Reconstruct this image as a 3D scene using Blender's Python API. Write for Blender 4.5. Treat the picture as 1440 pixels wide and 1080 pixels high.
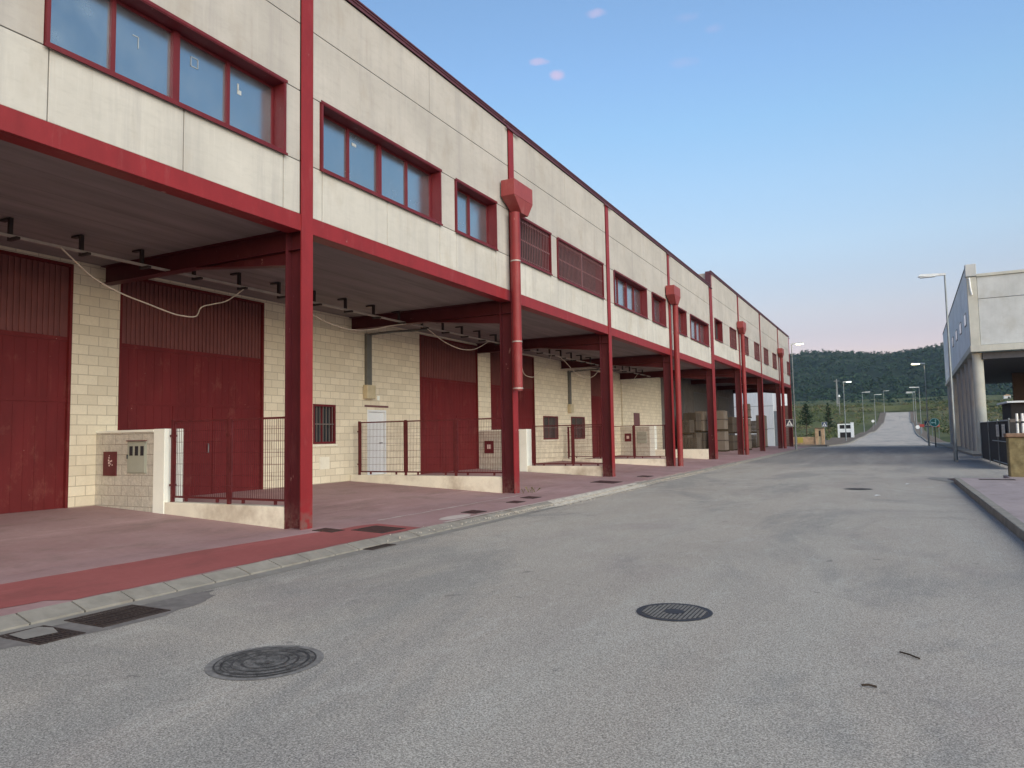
import bpy, bmesh, math, random
import numpy as np
from mathutils import Vector, Matrix, noise
random.seed(7)
for o in list(bpy.data.objects): bpy.data.objects.remove(o)
S = bpy.context.scene
COL = S.collection
R = math.radians

# ------------------------------------------------------------------ camera
cam = bpy.data.cameras.new('camera'); camo = bpy.data.objects.new('camera', cam); COL.objects.link(camo)
cam.sensor_width = 36; cam.lens = 25.5; cam.clip_start = 0.05; cam.clip_end = 8000
YAW, PITCH, ROLL = R(27.455), math.atan(73.4/1020), R(1.03)
fw = Vector((-math.sin(YAW)*math.cos(PITCH), math.cos(YAW)*math.cos(PITCH), math.sin(PITCH)))
r0 = Vector((math.cos(YAW), math.sin(YAW), 0)); u0 = r0.cross(fw)
rr = r0*math.cos(ROLL) - u0*math.sin(ROLL); uu = u0*math.cos(ROLL) + r0*math.sin(ROLL)
M = Matrix((rr, uu, -fw)).transposed().to_4x4(); M.translation = Vector((0, 0, 1.6))
camo.matrix_world = M
S.camera = camo

# ------------------------------------------------------------------ sky and sun
SUN_EL, SUN_AZ = 5.0, 160.0      # azimuth clockwise from +Y: behind the camera, a little to its right
w = bpy.data.worlds.new('World'); S.world = w; w.use_nodes = True
nt = w.node_tree; nt.nodes.clear()
def wn(t, **k):
    n = nt.nodes.new(t)
    for a, b in k.items(): setattr(n, a, b)
    return n
sky = wn('ShaderNodeTexSky', sky_type='NISHITA', sun_disc=False, sun_elevation=R(SUN_EL), sun_rotation=R(SUN_AZ),
         altitude=300, air_density=1.0, dust_density=0.6, ozone_density=2.2)
bg = wn('ShaderNodeBackground'); bg.inputs['Strength'].default_value = 0.15
out = wn('ShaderNodeOutputWorld')
tc = wn('ShaderNodeTexCoord')
sep = wn('ShaderNodeSeparateXYZ'); nt.links.new(tc.outputs['Generated'], sep.inputs[0])
# anti-twilight band: the sky is pale pink low down and clear blue above
ramp = wn('ShaderNodeValToRGB'); nt.links.new(sep.outputs['Z'], ramp.inputs[0])
STOPS = [(0, .85, .5, .58), (.105, .87, .52, .58), (.122, .87, .53, .56), (.152, .97, .61, .59), (.195, 1.03, .71, .67), (.236, 1.12, .83, .77), (.314, 1.16, .95, .90), (.386, 1.12, 1.02, 1.0), (.453, 1.12, 1.03, 1.07), (1, 1.12, 1.02, 1.08)]
e = ramp.color_ramp.elements
while len(e) < len(STOPS): e.new(.5)
for k, (p_, r_, g_, b_) in enumerate(STOPS): e[k].position = p_
for k, (p_, r_, g_, b_) in enumerate(STOPS): e[k].color = (r_, g_, b_, 1)
SKYRAMP = ramp
mul = wn('ShaderNodeMixRGB', blend_type='MULTIPLY'); mul.inputs[0].default_value = 1
half = wn('ShaderNodeMapRange'); nt.links.new(sep.outputs['Y'], half.inputs[0])
half.inputs[1].default_value = -.35; half.inputs[2].default_value = .35
tint = wn('ShaderNodeMixRGB'); nt.links.new(half.outputs[0], tint.inputs[0]); tint.inputs[1].default_value = (.84, .86, 1.05, 1); nt.links.new(ramp.outputs[0], tint.inputs[2])
nt.links.new(sky.outputs[0], mul.inputs[1]); nt.links.new(tint.outputs[0], mul.inputs[2])
last = mul.outputs[0]
# small pink puffs of cloud, each fixed to its direction in the sky
nz = wn('ShaderNodeTexNoise'); nz.inputs['Scale'].default_value = 38; nz.inputs['Detail'].default_value = 5
nt.links.new(tc.outputs['Generated'], nz.inputs['Vector'])
for (cx, cy, cz, hw, hh, amt) in [(-.2941,.806,.5137,.014,.005,.5),(-.3513,.8184,.4547,.011,.006,.75),(-.3699,.8017,.4695,.013,.004,.55),
        (-.1938,.845,.4984,.016,.006,.2),(-.1638,.8597,.4839,.014,.005,.18),(-.2051,.8664,.4554,.02,.006,.15)]:
    a = wn('ShaderNodeVectorMath', operation='SUBTRACT'); nt.links.new(tc.outputs['Generated'], a.inputs[0]); a.inputs[1].default_value = (cx, cy, cz)
    # axes: t = horizontal tangent, z
    th = math.atan2(cy, cx); tx, ty = -math.sin(th), math.cos(th)
    d = wn('ShaderNodeVectorMath', operation='DOT_PRODUCT'); nt.links.new(a.outputs[0], d.inputs[0]); d.inputs[1].default_value = (tx/hw, ty/hw, 0)
    sz = wn('ShaderNodeSeparateXYZ'); nt.links.new(a.outputs[0], sz.inputs[0])
    m1 = wn('ShaderNodeMath', operation='MULTIPLY'); nt.links.new(d.outputs['Value'], m1.inputs[0]); nt.links.new(d.outputs['Value'], m1.inputs[1])
    m2 = wn('ShaderNodeMath', operation='DIVIDE'); nt.links.new(sz.outputs['Z'], m2.inputs[0]); m2.inputs[1].default_value = hh
    m3 = wn('ShaderNodeMath', operation='MULTIPLY'); nt.links.new(m2.outputs[0], m3.inputs[0]); nt.links.new(m2.outputs[0], m3.inputs[1])
    m4 = wn('ShaderNodeMath', operation='ADD'); nt.links.new(m1.outputs[0], m4.inputs[0]); nt.links.new(m3.outputs[0], m4.inputs[1])
    n5 = wn('ShaderNodeMath', operation='MULTIPLY_ADD'); nt.links.new(nz.outputs['Fac'], n5.inputs[0]); n5.inputs[1].default_value = 3.4; n5.inputs[2].default_value = -1.7
    m5 = wn('ShaderNodeMath', operation='ADD'); nt.links.new(m4.outputs[0], m5.inputs[0]); nt.links.new(n5.outputs[0], m5.inputs[1])
    mr = wn('ShaderNodeMapRange', interpolation_type='SMOOTHSTEP'); nt.links.new(m5.outputs[0], mr.inputs[0])
    mr.inputs[1].default_value = 1.1; mr.inputs[2].default_value = -0.4; mr.inputs[3].default_value = 0; mr.inputs[4].default_value = amt
    mx = wn('ShaderNodeMixRGB'); nt.links.new(mr.outputs[0], mx.inputs[0]); nt.links.new(last, mx.inputs[1]); mx.inputs[2].default_value = (1.9, 1.6, 2.2, 1)
    last = mx.outputs[0]
nt.links.new(last, bg.inputs['Color']); nt.links.new(bg.outputs[0], out.inputs['Surface'])

sun = bpy.data.lights.new('sun', 'SUN'); sun.energy = 1.8; sun.angle = R(70); sun.color = (1.0, 0.95, 0.80)
suno = bpy.data.objects.new('sun', sun); COL.objects.link(suno)
sd = Vector((math.sin(R(114))*math.cos(R(23)), math.cos(R(114))*math.cos(R(23)), math.sin(R(23))))
suno.rotation_euler = sd.to_track_quat('Z', 'Y').to_euler()

S.view_settings.view_transform = 'Standard'; S.view_settings.look = 'None'
S.view_settings.gamma = 1; S.view_settings.exposure = 1.3
S.render.engine = 'CYCLES'
S.cycles.max_bounces = 6; S.cycles.diffuse_bounces = 4

# ------------------------------------------------------------------ materials
def lin(c):
    return tuple((x/12.92 if x <= .04045 else ((x+.055)/1.055)**2.4) for x in [v/255 for v in c])
class Mat:
    def __init__(s, name, rough=.8, metal=0, spec=.3):
        s.m = bpy.data.materials.new(name); s.m.use_nodes = True
        s.t = s.m.node_tree; s.b = s.t.nodes['Principled BSDF']
        s.b.inputs['Roughness'].default_value = rough; s.b.inputs['Metallic'].default_value = metal
        s.b.inputs['Specular IOR Level'].default_value = spec
        s.tc = s.t.nodes.new('ShaderNodeTexCoord'); s.bump_in = None
    def n(s, t, **k):
        x = s.t.nodes.new(t)
        for a, b in k.items(): setattr(x, a, b)
        return x
    def l(s, a, b): s.t.links.new(a, b)
    def map(s, scale=(1, 1, 1), rot=(0, 0, 0), loc=(0, 0, 0)):
        g = s.n('ShaderNodeNewGeometry'); m = s.n('ShaderNodeMapping')
        m.inputs['Scale'].default_value = scale; m.inputs['Rotation'].default_value = rot; m.inputs['Location'].default_value = loc
        s.l(g.outputs['Position'], m.inputs[0]); return m.outputs[0]
    def noise(s, scale, detail=4, rough=.55, stretch=(1, 1, 1), dist=0):
        n = s.n('ShaderNodeTexNoise'); n.inputs['Scale'].default_value = scale; n.inputs['Detail'].default_value = detail
        n.inputs['Roughness'].default_value = rough; n.inputs['Distortion'].default_value = dist
        s.l(s.map(stretch), n.inputs['Vector']); return n.outputs['Fac']
    def rng(s, v, a, b, c=0, d=1):
        m = s.n('ShaderNodeMapRange'); s.l(v, m.inputs[0])
        for i, q in enumerate((a, b, c, d)): m.inputs[i+1].default_value = q
        return m.outputs[0]
    def mix(s, f, a, b, mode='MIX'):
        m = s.n('ShaderNodeMixRGB', blend_type=mode)
        for i, q in enumerate((f, a, b)):
            if isinstance(q, (int, float)): m.inputs[i].default_value = q if i == 0 else (q, q, q, 1)
            elif isinstance(q, tuple): m.inputs[i].default_value = (*q, 1) if len(q) == 3 else q
            else: s.l(q, m.inputs[i])
        return m.outputs[0]
    def math(s, op, a, b=0):
        m = s.n('ShaderNodeMath', operation=op)
        for i, q in enumerate((a, b)):
            if isinstance(q, (int, float)): m.inputs[i].default_value = q
            else: s.l(q, m.inputs[i])
        return m.outputs[0]
    def col(s, c):
        if isinstance(c, tuple): s.b.inputs['Base Color'].default_value = (*c, 1)
        else: s.l(c, s.b.inputs['Base Color'])
        return s
    def bump(s, h, strength=.3, dist=.01):
        b = s.n('ShaderNodeBump'); b.inputs['Strength'].default_value = strength; b.inputs['Distance'].default_value = dist
        s.l(h, b.inputs['Height'])
        if s.bump_in: s.l(s.bump_in, b.inputs['Normal'])
        s.bump_in = b.outputs[0]; s.l(b.outputs[0], s.b.inputs['Normal']); return s

def scale_c(c, k): return tuple(x*k for x in c)

def mat_plain(name, c, rough=.7, metal=0, var=.12, nscale=6, stretch=(1, 1, 1), fine=0, spec=.3, dirt=None, streak=0):
    m = Mat(name, rough, metal, spec)
    f = m.rng(m.noise(nscale, 5, .6, stretch), .3, .7)
    cc = m.mix(f, scale_c(c, 1-var), scale_c(c, 1+var))
    if dirt:
        g = m.rng(m.noise(nscale*.35, 6, .65, stretch), .52, .75)
        cc = m.mix(g, cc, dirt)
    if streak:
        g = m.rng(m.noise(1, 5, .6, (9, 9, .6)), .5, .85, 0, streak)
        cc = m.mix(g, cc, scale_c(c, .45))
    if fine: m.bump(m.noise(60, 3), fine, .004)
    return m.col(cc)

MT = {}
# painted steel, a dull oxide red that has chalked and scuffed
def mat_red(name, c, chalk=.35):
    m = Mat(name, .5, 0, .3)
    f = m.rng(m.noise(3, 6, .65, (1, 1, .5)), .3, .7)
    cc = m.mix(f, scale_c(c, .86), scale_c(c, 1.12))
    g = m.rng(m.noise(2.2, 6, .7, (1, 1.6, .35)), .56, .8, 0, chalk)
    cc = m.mix(g, cc, (.36, .135, .13))
    sp = m.n('ShaderNodeSeparateXYZ'); gg = m.n('ShaderNodeNewGeometry'); m.l(gg.outputs['Position'], sp.inputs[0])
    foot = m.math('MULTIPLY', m.rng(sp.outputs['Z'], .65, .12), m.rng(m.noise(9, 5, .7), .42, .62))
    cc = m.mix(foot, cc, (.16, .085, .075))
    chip = m.math('MULTIPLY', m.rng(m.noise(5, 6, .75, (1, 1, .6)), .66, .68), .8)
    cc = m.mix(chip, cc, (.36, .20, .18))
    r = m.rng(m.noise(34, 4, .6), .70, .76, 0, .8)
    cc = m.mix(r, cc, (.14, .07, .05))
    m.bump(m.noise(14, 3), .08, .01)
    return m.col(cc)
MT['red'] = mat_red('red_paint', (.225, .018, .022))
MT['red_win'] = mat_red('window_paint', (.13, .014, .020), .2)
MT['red_flash'] = mat_red('flashing_paint', (.10, .035, .048), .25)
MT['red_shade'] = mat_red('shaded_red_paint', (.078, .012, .016), .15)  # darkened copy of the red paint; shade on webs and beams is put into it
MT['hopper'] = mat_red('hopper_paint', (.26, .05, .05), .8)
MT['red_pipe'] = mat_red('pipe_paint', (.215, .025, .027), .4)
def mat_door():
    m = Mat('door_paint', .55, 0, .25)
    c = (.135, .014, .016)
    cc = m.mix(m.rng(m.noise(1.2, 5, .6, (1, 1.5, .5)), .3, .7), scale_c(c, .78), scale_c(c, 1.12))
    cc = m.mix(m.rng(m.noise(1, 6, .7, (14, 14, .5)), .60, .85, 0, .5), cc, (.30, .10, .08))
    cc = m.mix(m.rng(m.noise(2.4, 6, .75, (1, 1.3, .8)), .56, .68, 0, .35), cc, (.22, .075, .06))
    cc = m.mix(m.rng(m.noise(17, 3, .6), .74, .77, 0, .7), cc, (.45, .35, .32))
    return m.col(cc)
MT['door'] = mat_door()
MT['doortop'] = mat_plain('ribbed_sheet_paint', (.165, .055, .052), .6, 0, .12, 3, streak=.3)
MT['shutter'] = mat_plain('shutter_paint', (.13, .045, .05), .5, 0, .1, 4)
MT['bars'] = mat_plain('bar_paint', (.17, .08, .085), .5, 0, .15, 9)
MT['dark_in'] = mat_plain('dark_interior', (.03, .027, .028), .9)
MT['sheetgrey'] = mat_plain('grille_paint', (.20, .17, .16), .5)
MT['hanger'] = mat_plain('hanger_steel', (.035, .025, .025), .7)
MT['tray'] = mat_plain('tray_steel', (.36, .31, .285), .5, .2, .15, 5)
MT['cable'] = mat_plain('cable_sheath', (.55, .46, .38), .5)
MT['duct'] = mat_plain('duct_plastic', (.13, .13, .12), .5)
MT['creambox'] = mat_plain('cream_plastic', (.50, .43, .29), .5)
MT['fence'] = mat_plain('fence_paint', (.105, .018, .02), .5, 0, .2, 8)
MT['white'] = mat_plain('white_paint', (.72, .74, .76), .5, 0, .05, 3)
MT['galv'] = mat_plain('galvanised_steel', (.22, .245, .26), .45, .5, .12, 4)
MT['darksteel'] = mat_plain('dark_steel', (.05, .06, .065), .5, .3)
MT['sheetwhite'] = mat_plain('printed_sheet', (.55, .55, .54), .6)
MT['cloth'] = mat_plain('dark_netting', (.045, .043, .045), .9, 0, .25, 12, (1, 1, .3))
MT['iron'] = mat_plain('cast_iron', (.045, .045, .052), .55, .3, .25, 30)
MT['grate'] = mat_plain('grate_iron', (.055, .042, .040), .6, .2, .3, 25)
MT['grate_hole'] = mat_plain('grate_gap', (.012, .011, .011), .9)
MT['hatch'] = mat_plain('hatch_iron', (.07, .032, .032), .6, .2, .25, 18)
MT['wood'] = mat_plain('pallet_wood', (.06, .042, .025), .85, 0, .3, 7)
MT['stick'] = mat_plain('twig', (.05, .035, .025), .9)
MT['litter'] = mat_plain('paper', (.75, .75, .74), .7)
MT['bark'] = mat_plain('bark', (.07, .055, .04), .9, 0, .3, 6)
MT['glassdark'] = mat_plain('dark_glass', (.03, .035, .04), .15, 0, .1, 3, spec=.6)
def mat_emit(name, c, e):
    m = Mat(name); m.col(c); m.b.inputs['Emission Color'].default_value = (*c, 1); m.b.inputs['Emission Strength'].default_value = e; return m
MT['lit_warm'] = mat_emit('lamp_glow', (1, .93, .62), 3.2)
MT['lit_green'] = mat_emit('lamp_glow_pale', (.9, 1, .82), 1.9)
MT['lamp_head'] = mat_plain('lamp_head_paint', (.62, .65, .66), .4)

MT['greydoor'] = mat_plain('grey_door_paint', (.15, .15, .155), .6)
MT['tarring'] = mat_plain('tar_ring', (.20, .19, .182), .9, 0, .35, 14, fine=.4)
MT['lid_gap'] = mat_plain('lid_recess', (.055, .052, .055), .8, 0, .3, 20)
MT['lid_stud'] = mat_plain('lid_stud', (.17, .165, .16), .7, 0, .2, 20)
MT['hydr'] = mat_plain('hydrant_box_paint', (.105, .014, .020), .45)
MT['picto'] = mat_plain('worn_white', (.62, .48, .46), .7)
MT['cab'] = mat_plain('cabinet_plastic', (.36, .37, .31), .55, 0, .06, 3)
MT['signdark'] = mat_plain('sign_dark', (.05,.045,.06), .5)
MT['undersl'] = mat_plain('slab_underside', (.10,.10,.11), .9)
MT['roomwall'] = mat_plain('room_wall', (.075, .058, .055), .9)
def mat_worn():
    m = Mat('worn_lid', .85, 0, .25)
    a = m.rng(m.noise(11, 6, .75, (1, 1, 1), .6), .42, .60)
    b = m.rng(m.noise(70, 4, .8), .35, .65)
    f = m.mix(.45, a, b)
    m.bump(m.noise(45, 4), .5, .006)
    return m.col(m.mix(f, (.035, .034, .036), (.22, .21, .20)))
MT['wornlid'] = mat_worn()
MT['ironworn'] = mat_plain('worn_ring', (.05, .048, .05), .8, 0, .3, 9, dirt=(.2, .19, .18))
# facade glass with a reflective film: it mirrors the sky
g = Mat('film_glass', .10, .95, .8)
gc = g.mix(g.rng(g.noise(.7, 4, .6, (1, 1, .6)), .3, .7), (.44, .53, .57), (.54, .62, .66))
g.col(gc); g.bump(g.noise(1.6, 2), .04, .02)
g.l(g.rng(g.noise(2.5, 5), .35, .7, .20, .28), g.b.inputs['Roughness'])
MT['glass'] = g
g = Mat('pale_glass', .25, .6, .8); g.col((.62, .66, .68)); MT['glasspale'] = g

# precast concrete panels: warm grey, rain streaks and blotches
def mat_panel(name, c, streak=.55):
    m = Mat(name, .88, 0, .2)
    f = m.rng(m.noise(.9, 7, .62, (1, .6, 1)), .3, .72)
    cc = m.mix(f, scale_c(c, .86), scale_c(c, 1.1))
    cc = m.mix(m.rng(m.noise(7, 5, .7, (1, .5, 2.0)), .5, .8, 0, .28), cc, scale_c(c, .6))
    st = m.rng(m.noise(1, 6, .66, (3.2, 3.2, .22)), .5, .78, 0, streak)
    cc = m.mix(st, cc, (c[0]*.66, c[1]*.66, c[2]*.70))
    fine = m.rng(m.noise(1, 4, .7, (16, 16, .9)), .55, .85, 0, .35)
    cc = m.mix(fine, cc, (c[0]*1.25, c[1]*1.26, c[2]*1.28))
    grime = m.rng(m.noise(1.1, 5, .6, (1, 1.4, .7)), .54, .68, 0, .32)
    cc = m.mix(grime, cc, (c[0]*.70, c[1]*.64, c[2]*.56))
    rust = m.rng(m.noise(1, 5, .7, (6, 6, .5)), .62, .8, 0, .4)
    cc = m.mix(rust, cc, (c[0]*.62, c[1]*.5, c[2]*.42))
    m.bump(m.noise(25, 5), .12, .006)
    return m.col(cc)
MT['panel'] = mat_panel('precast_panel', (.44, .41, .378))
MT['panel_low'] = mat_panel('spandrel_panel', (.52, .495, .452), .8)
MT['joint'] = mat_plain('panel_joint', (.10, .09, .08), .9)
MT['conc'] = mat_panel('fairfaced_concrete', (.70, .73, .75), .4)
MT['tape'] = mat_plain('old_tape', (.40, .42, .43), .7)
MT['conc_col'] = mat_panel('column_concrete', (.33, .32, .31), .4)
MT['conc_light'] = mat_panel('pale_concrete', (.50, .50, .45), .5)
MT['conc_front'] = mat_panel('pale_panel', (.50, .52, .52), .25)
MT['plinth'] = mat_plain('rendered_plinth', (.78, .73, .61), .85, 0, .08, 2.5, dirt=(.42, .35, .27), fine=.1)
MT['plaster'] = mat_plain('white_render', (.84, .85, .78), .8, 0, .05, 2)
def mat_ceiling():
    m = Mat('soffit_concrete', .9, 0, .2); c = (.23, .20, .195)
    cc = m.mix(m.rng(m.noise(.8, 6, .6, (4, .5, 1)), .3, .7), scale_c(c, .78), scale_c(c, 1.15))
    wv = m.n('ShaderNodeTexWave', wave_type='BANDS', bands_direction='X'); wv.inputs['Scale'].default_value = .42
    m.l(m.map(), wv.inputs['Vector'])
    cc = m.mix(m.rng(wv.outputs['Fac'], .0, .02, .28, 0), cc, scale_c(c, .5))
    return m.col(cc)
MT['ceiling'] = mat_ceiling()

# block masonry; u runs along the wall, v is height
def mat_block(name, c, c2, mortar, along='Y', bump=.5, rockface=0):
    m = Mat(name, .9, 0, .2)
    g = m.n('ShaderNodeNewGeometry'); sp = m.n('ShaderNodeSeparateXYZ'); m.l(g.outputs['Position'], sp.inputs[0])
    cb = m.n('ShaderNodeCombineXYZ'); m.l(sp.outputs[along], cb.inputs[0]); m.l(sp.outputs['Z'], cb.inputs[1])
    b = m.n('ShaderNodeTexBrick'); m.l(cb.outputs[0], b.inputs['Vector'])
    b.inputs['Scale'].default_value = 1; b.inputs['Brick Width'].default_value = .4; b.inputs['Row Height'].default_value = .197
    b.inputs['Mortar Size'].default_value = .007; b.inputs['Mortar Smooth'].default_value = .1; b.inputs['Bias'].default_value = 0
    b.inputs['Color1'].default_value = (*c, 1); b.inputs['Color2'].default_value = (*c2, 1); b.inputs['Mortar'].default_value = (*mortar, 1)
    cc = m.mix(m.rng(m.noise(18, 5, .65), .3, .75, 0, .45), b.outputs['Color'], scale_c(c, .7))
    cc = m.mix(m.rng(m.noise(.7, 5, .6), .5, .8, 0, .3), cc, scale_c(c, .72))
    cc = m.mix(m.rng(m.noise(1, 6, .7, (2.5, 2.5, .4)), .54, .75, 0, .35), cc, (c[0]*.66, c[1]*.62, c[2]*.6))
    if rockface:
        cc = m.mix(m.rng(m.noise(9, 5, .7, (1, 1, .6)), .42, .62, 0, .6), cc, scale_c(c, .62))
        m.bump(m.noise(14, 5, .65), .9, .03)
    inv = m.math('SUBTRACT', 1, b.outputs['Fac'])
    m.bump(inv, bump, .008); m.bump(m.noise(40, 4), .25, .006)
    return m.col(cc)
MT['block'] = mat_block('cream_block', (.82, .735, .575), (.69, .61, .47), (.42, .35, .26))
MT['rockblock'] = mat_block('split_face_block', (.66, .62, .54), (.56, .52, .45), (.24, .205, .165), 'X', .5, 1)
MT['greyblock'] = mat_plain('dark_render', (.16, .14, .13), .9, 0, .2, 2)

# ground materials
def mat_asphalt():
    m = Mat('worn_asphalt', .95, 0, .06)
    sp = m.n('ShaderNodeSeparateXYZ'); g = m.n('ShaderNodeNewGeometry'); m.l(g.outputs['Position'], sp.inputs[0])
    base = m.mix(m.rng(m.noise(.22, 6, .6), .3, .7), (.335, .303, .268), (.41, .373, .33))
    base = m.mix(m.rng(m.noise(.9, 6, .65, (1, .35, 1)), .5, .75, 0, .5), base, (.28, .258, .243))
    # bluish-dark resurfaced stretch and the pale crossing beyond it
    wob = m.math('MULTIPLY', m.math('SUBTRACT', m.noise(.12, 4), .5), 12)
    y = m.math('ADD', sp.outputs['Y'], wob)
    dark = m.math('MULTIPLY', m.rng(y, 34, 40), m.rng(y, 76, 74))
    base = m.mix(m.math('MULTIPLY', dark, .6), base, (.150, .145, .155))
    pale = m.rng(y, 76, 84)
    base = m.mix(pale, base, (.47, .415, .365))
    lane = m.rng(m.noise(1, 5, .6, (1.1, .06, 1)), .46, .66, 0, .45)
    base = m.mix(lane, base, (.385, .37, .335))
    blot = m.rng(m.noise(.42, 4, .55, (1, .7, 1)), .56, .66, 0, .28)
    base = m.mix(blot, base, (.255, .215, .218))
    blot2 = m.rng(m.noise(.28, 6, .7, (1, .5, 1), .8), .51, .60, 0, .5)
    base = m.mix(blot2, base, (.225, .222, .215))
    scuff = m.rng(m.noise(2.3, 6, .75, (1.2, .5, 1), .5), .54, .68, 0, .5)
    base = m.mix(scuff, base, (.43, .41, .375))
    drip = m.rng(m.noise(3.1, 3, .5), .70, .74, 0, .5)
    base = m.mix(drip, base, (.14, .13, .125))
    # aggregate
    v = m.n('ShaderNodeTexVoronoi'); v.inputs['Scale'].default_value = 150; m.l(m.map(), v.inputs['Vector'])
    hs = m.n('ShaderNodeSeparateXYZ'); m.l(v.outputs['Color'], hs.inputs[0])
    ag = m.rng(hs.outputs[0], 0, 1, .62, 1.42)
    base = m.mix(1, base, ag, 'MULTIPLY')
    lite = m.rng(hs.outputs[1], .93, .96, 0, .55)
    base = m.mix(lite, base, (.5, .47, .43))
    v2 = m.noise(80, 3, .8)
    base = m.mix(1, base, m.rng(v2, .3, .7, .5, 1.5), 'MULTIPLY')
    # fine cracks and tar spots
    cr = m.n('ShaderNodeTexVoronoi', feature='DISTANCE_TO_EDGE'); cr.inputs['Scale'].default_value = .33
    wm = m.n('ShaderNodeMixRGB', blend_type='ADD'); wm.inputs[0].default_value = .35
    nn = m.n('ShaderNodeTexNoise'); nn.inputs['Scale'].default_value = 2.2; nn.inputs['Detail'].default_value = 6; m.l(m.map(), nn.inputs['Vector'])
    m.l(m.map(), wm.inputs[1]); m.l(nn.outputs['Color'], wm.inputs[2]); m.l(wm.outputs[0], cr.inputs['Vector'])
    crk = m.math('MULTIPLY', m.rng(cr.outputs['Distance'], .0008, .0030, 1, 0), m.rng(m.noise(.5, 3), .55, .66, 0, .30))
    base = m.mix(crk, base, (.07, .065, .06))
    spot = m.rng(m.noise(1.1, 3, .5), .72, .76, 0, .45)
    base = m.mix(spot, base, (.10, .095, .09))
    m.bump(hs.outputs[0], .5, .004); m.bump(v2, .35, .006)
    return m.col(base)
MT['asphalt'] = mat_asphalt()
def mat_fore(name, c1, c2, dirt):
    m = Mat(name, .8, 0, .3)
    cc = m.mix(m.rng(m.noise(.35, 6, .62), .32, .68), c1, c2)
    cc = m.mix(m.rng(m.noise(1.6, 7, .7, (1, .6, 1)), .5, .7, 0, .75), cc, dirt)
    cc = m.mix(m.rng(m.noise(.8, 6, .75, (1.6, .25, 1)), .56, .66, 0, .4), cc, scale_c(c2, 1.3))
    cc = m.mix(m.rng(m.noise(11, 5, .7), .35, .75, 0, .3), cc, scale_c(c1, .7))
    cc = m.mix(m.rng(m.noise(3, 6, .7), .66, .74, 0, .5), cc, scale_c(c2, 1.5))
    m.bump(m.noise(30, 4), .15, .005)
    return m.col(cc)
MT['fore'] = mat_fore('red_concrete_floor', (.30, .175, .175), (.41, .275, .275), (.23, .16, .145))
MT['redpaint'] = mat_fore('pavement_paint', (.29, .078, .076), (.35, .11, .105), (.23, .08, .075))
MT['pave_r'] = mat_fore('pink_pavement', (.31, .255, .255), (.39, .32, .315), (.22, .18, .17))
MT['kerb'] = mat_plain('kerb_concrete', (.25, .232, .205), .9, 0, .18, 5, dirt=(.20, .175, .15), fine=.3)
MT['kerb_joint'] = mat_plain('kerb_joint', (.05, .045, .04), .9)
MT['gutter'] = mat_plain('gutter_concrete', (.25, .235, .215), .9, 0, .15, 3, dirt=(.2, .17, .155), fine=.2)
MT['rubblebed'] = mat_plain('crumbled_cement', (.46, .43, .38), .95, 0, .3, 16, dirt=(.2, .17, .15), fine=.8)
MT['rubble'] = mat_plain('loose_grit', (.42, .38, .33), .9, 0, .3, 20)
MT['darkrepair'] = mat_plain('asphalt_repair', (.19, .175, .168), .9, 0, .2, 9, dirt=(.12,.115,.11), fine=.4)
MT['chalkpatch'] = mat_plain('cement_patch', (.48, .41, .38), .9, 0, .1, 6)
def mat_field():
    m = Mat('field', .95, 0, .1)
    cc = m.mix(m.rng(m.noise(.05, 7, .65, (1, .4, 1)), .35, .65), (.055, .074, .028), (.14, .145, .068))
    cc = m.mix(m.rng(m.noise(.4, 6, .7, (1, .4, 1)), .5, .7), cc, (.026, .040, .018))
    cc = m.mix(m.rng(m.noise(.018, 5, .6, (.5, 1.6, 1)), .58, .66, 0, .7), cc, (.17, .145, .09))
    return m.col(cc)
MT['field'] = mat_field()
def mat_hill():
    m = Mat('wooded_hill', .95, 0, .05)
    cc = m.mix(m.rng(m.noise(.035, 7, .7), .35, .65), (.012, .023, .018), (.034, .050, .034))
    sp = m.n('ShaderNodeSeparateXYZ'); g = m.n('ShaderNodeNewGeometry'); m.l(g.outputs['Position'], sp.inputs[0])
    hi = m.math('MULTIPLY', m.rng(sp.outputs['Z'], 95, 150), m.rng(m.noise(.02, 6, .7, (1, 1, 2)), .47, .62))
    cc = m.mix(hi, cc, (.11, .115, .075))
    return m.col(cc)
MT['hill'] = mat_hill()
MT['soil'] = mat_plain('verge_soil', (.17, .13, .10), .95, 0, .25, 1.5, dirt=(.09, .09, .05))
def mat_leaf(name, a, b):
    m = Mat(name, .8, 0, .2); return m.col(m.mix(m.rng(m.noise(.9, 3), .3, .7), a, b))
MT['leaf'] = mat_leaf('scrub_leaf', (.045, .072, .025), (.125, .145, .055))
MT['leafdry'] = mat_leaf('dry_grass', (.13, .125, .06), (.20, .17, .10))
MT['pine'] = mat_leaf('pine_needle', (.014, .036, .021), (.034, .066, .036))
MT['slab'] = mat_plain('stone_slab', (.20, .165, .135), .8, 0, .15, 1.5, (1, 1, .4), dirt=(.22, .17, .13))
MT['slab_dark'] = mat_plain('stone_slab_dark', (.095, .075, .058), .85, 0, .2, 2.0, (1, 1, .4), dirt=(.10, .08, .06))
MT['brickstack'] = mat_plain('brick_pile', (.22, .14, .12), .9, 0, .3, 5, (.4, .4, 3))
MT['mossstone'] = mat_plain('mossy_stone', (.19, .155, .08), .95, 0, .35, 5, dirt=(.36, .34, .2), fine=.6)
MT['capstone'] = mat_plain('cap_stone', (.20, .13, .09), .9, 0, .25, 7, fine=.4)
MT['wallwhite'] = mat_plain('white_cladding', (.66, .68, .70), .7, 0, .06, .6, streak=.4)
MT['wallgrey'] = mat_plain('grey_shade_and_seam', (.17, .19, .21), .7, 0, .15, .8)  # grey for the seams and for the shade painted below the overhang
MT['sandstone'] = mat_plain('sandy_render', (.55, .38, .24), .85, 0, .2, 3, dirt=(.3, .2, .13))
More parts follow.
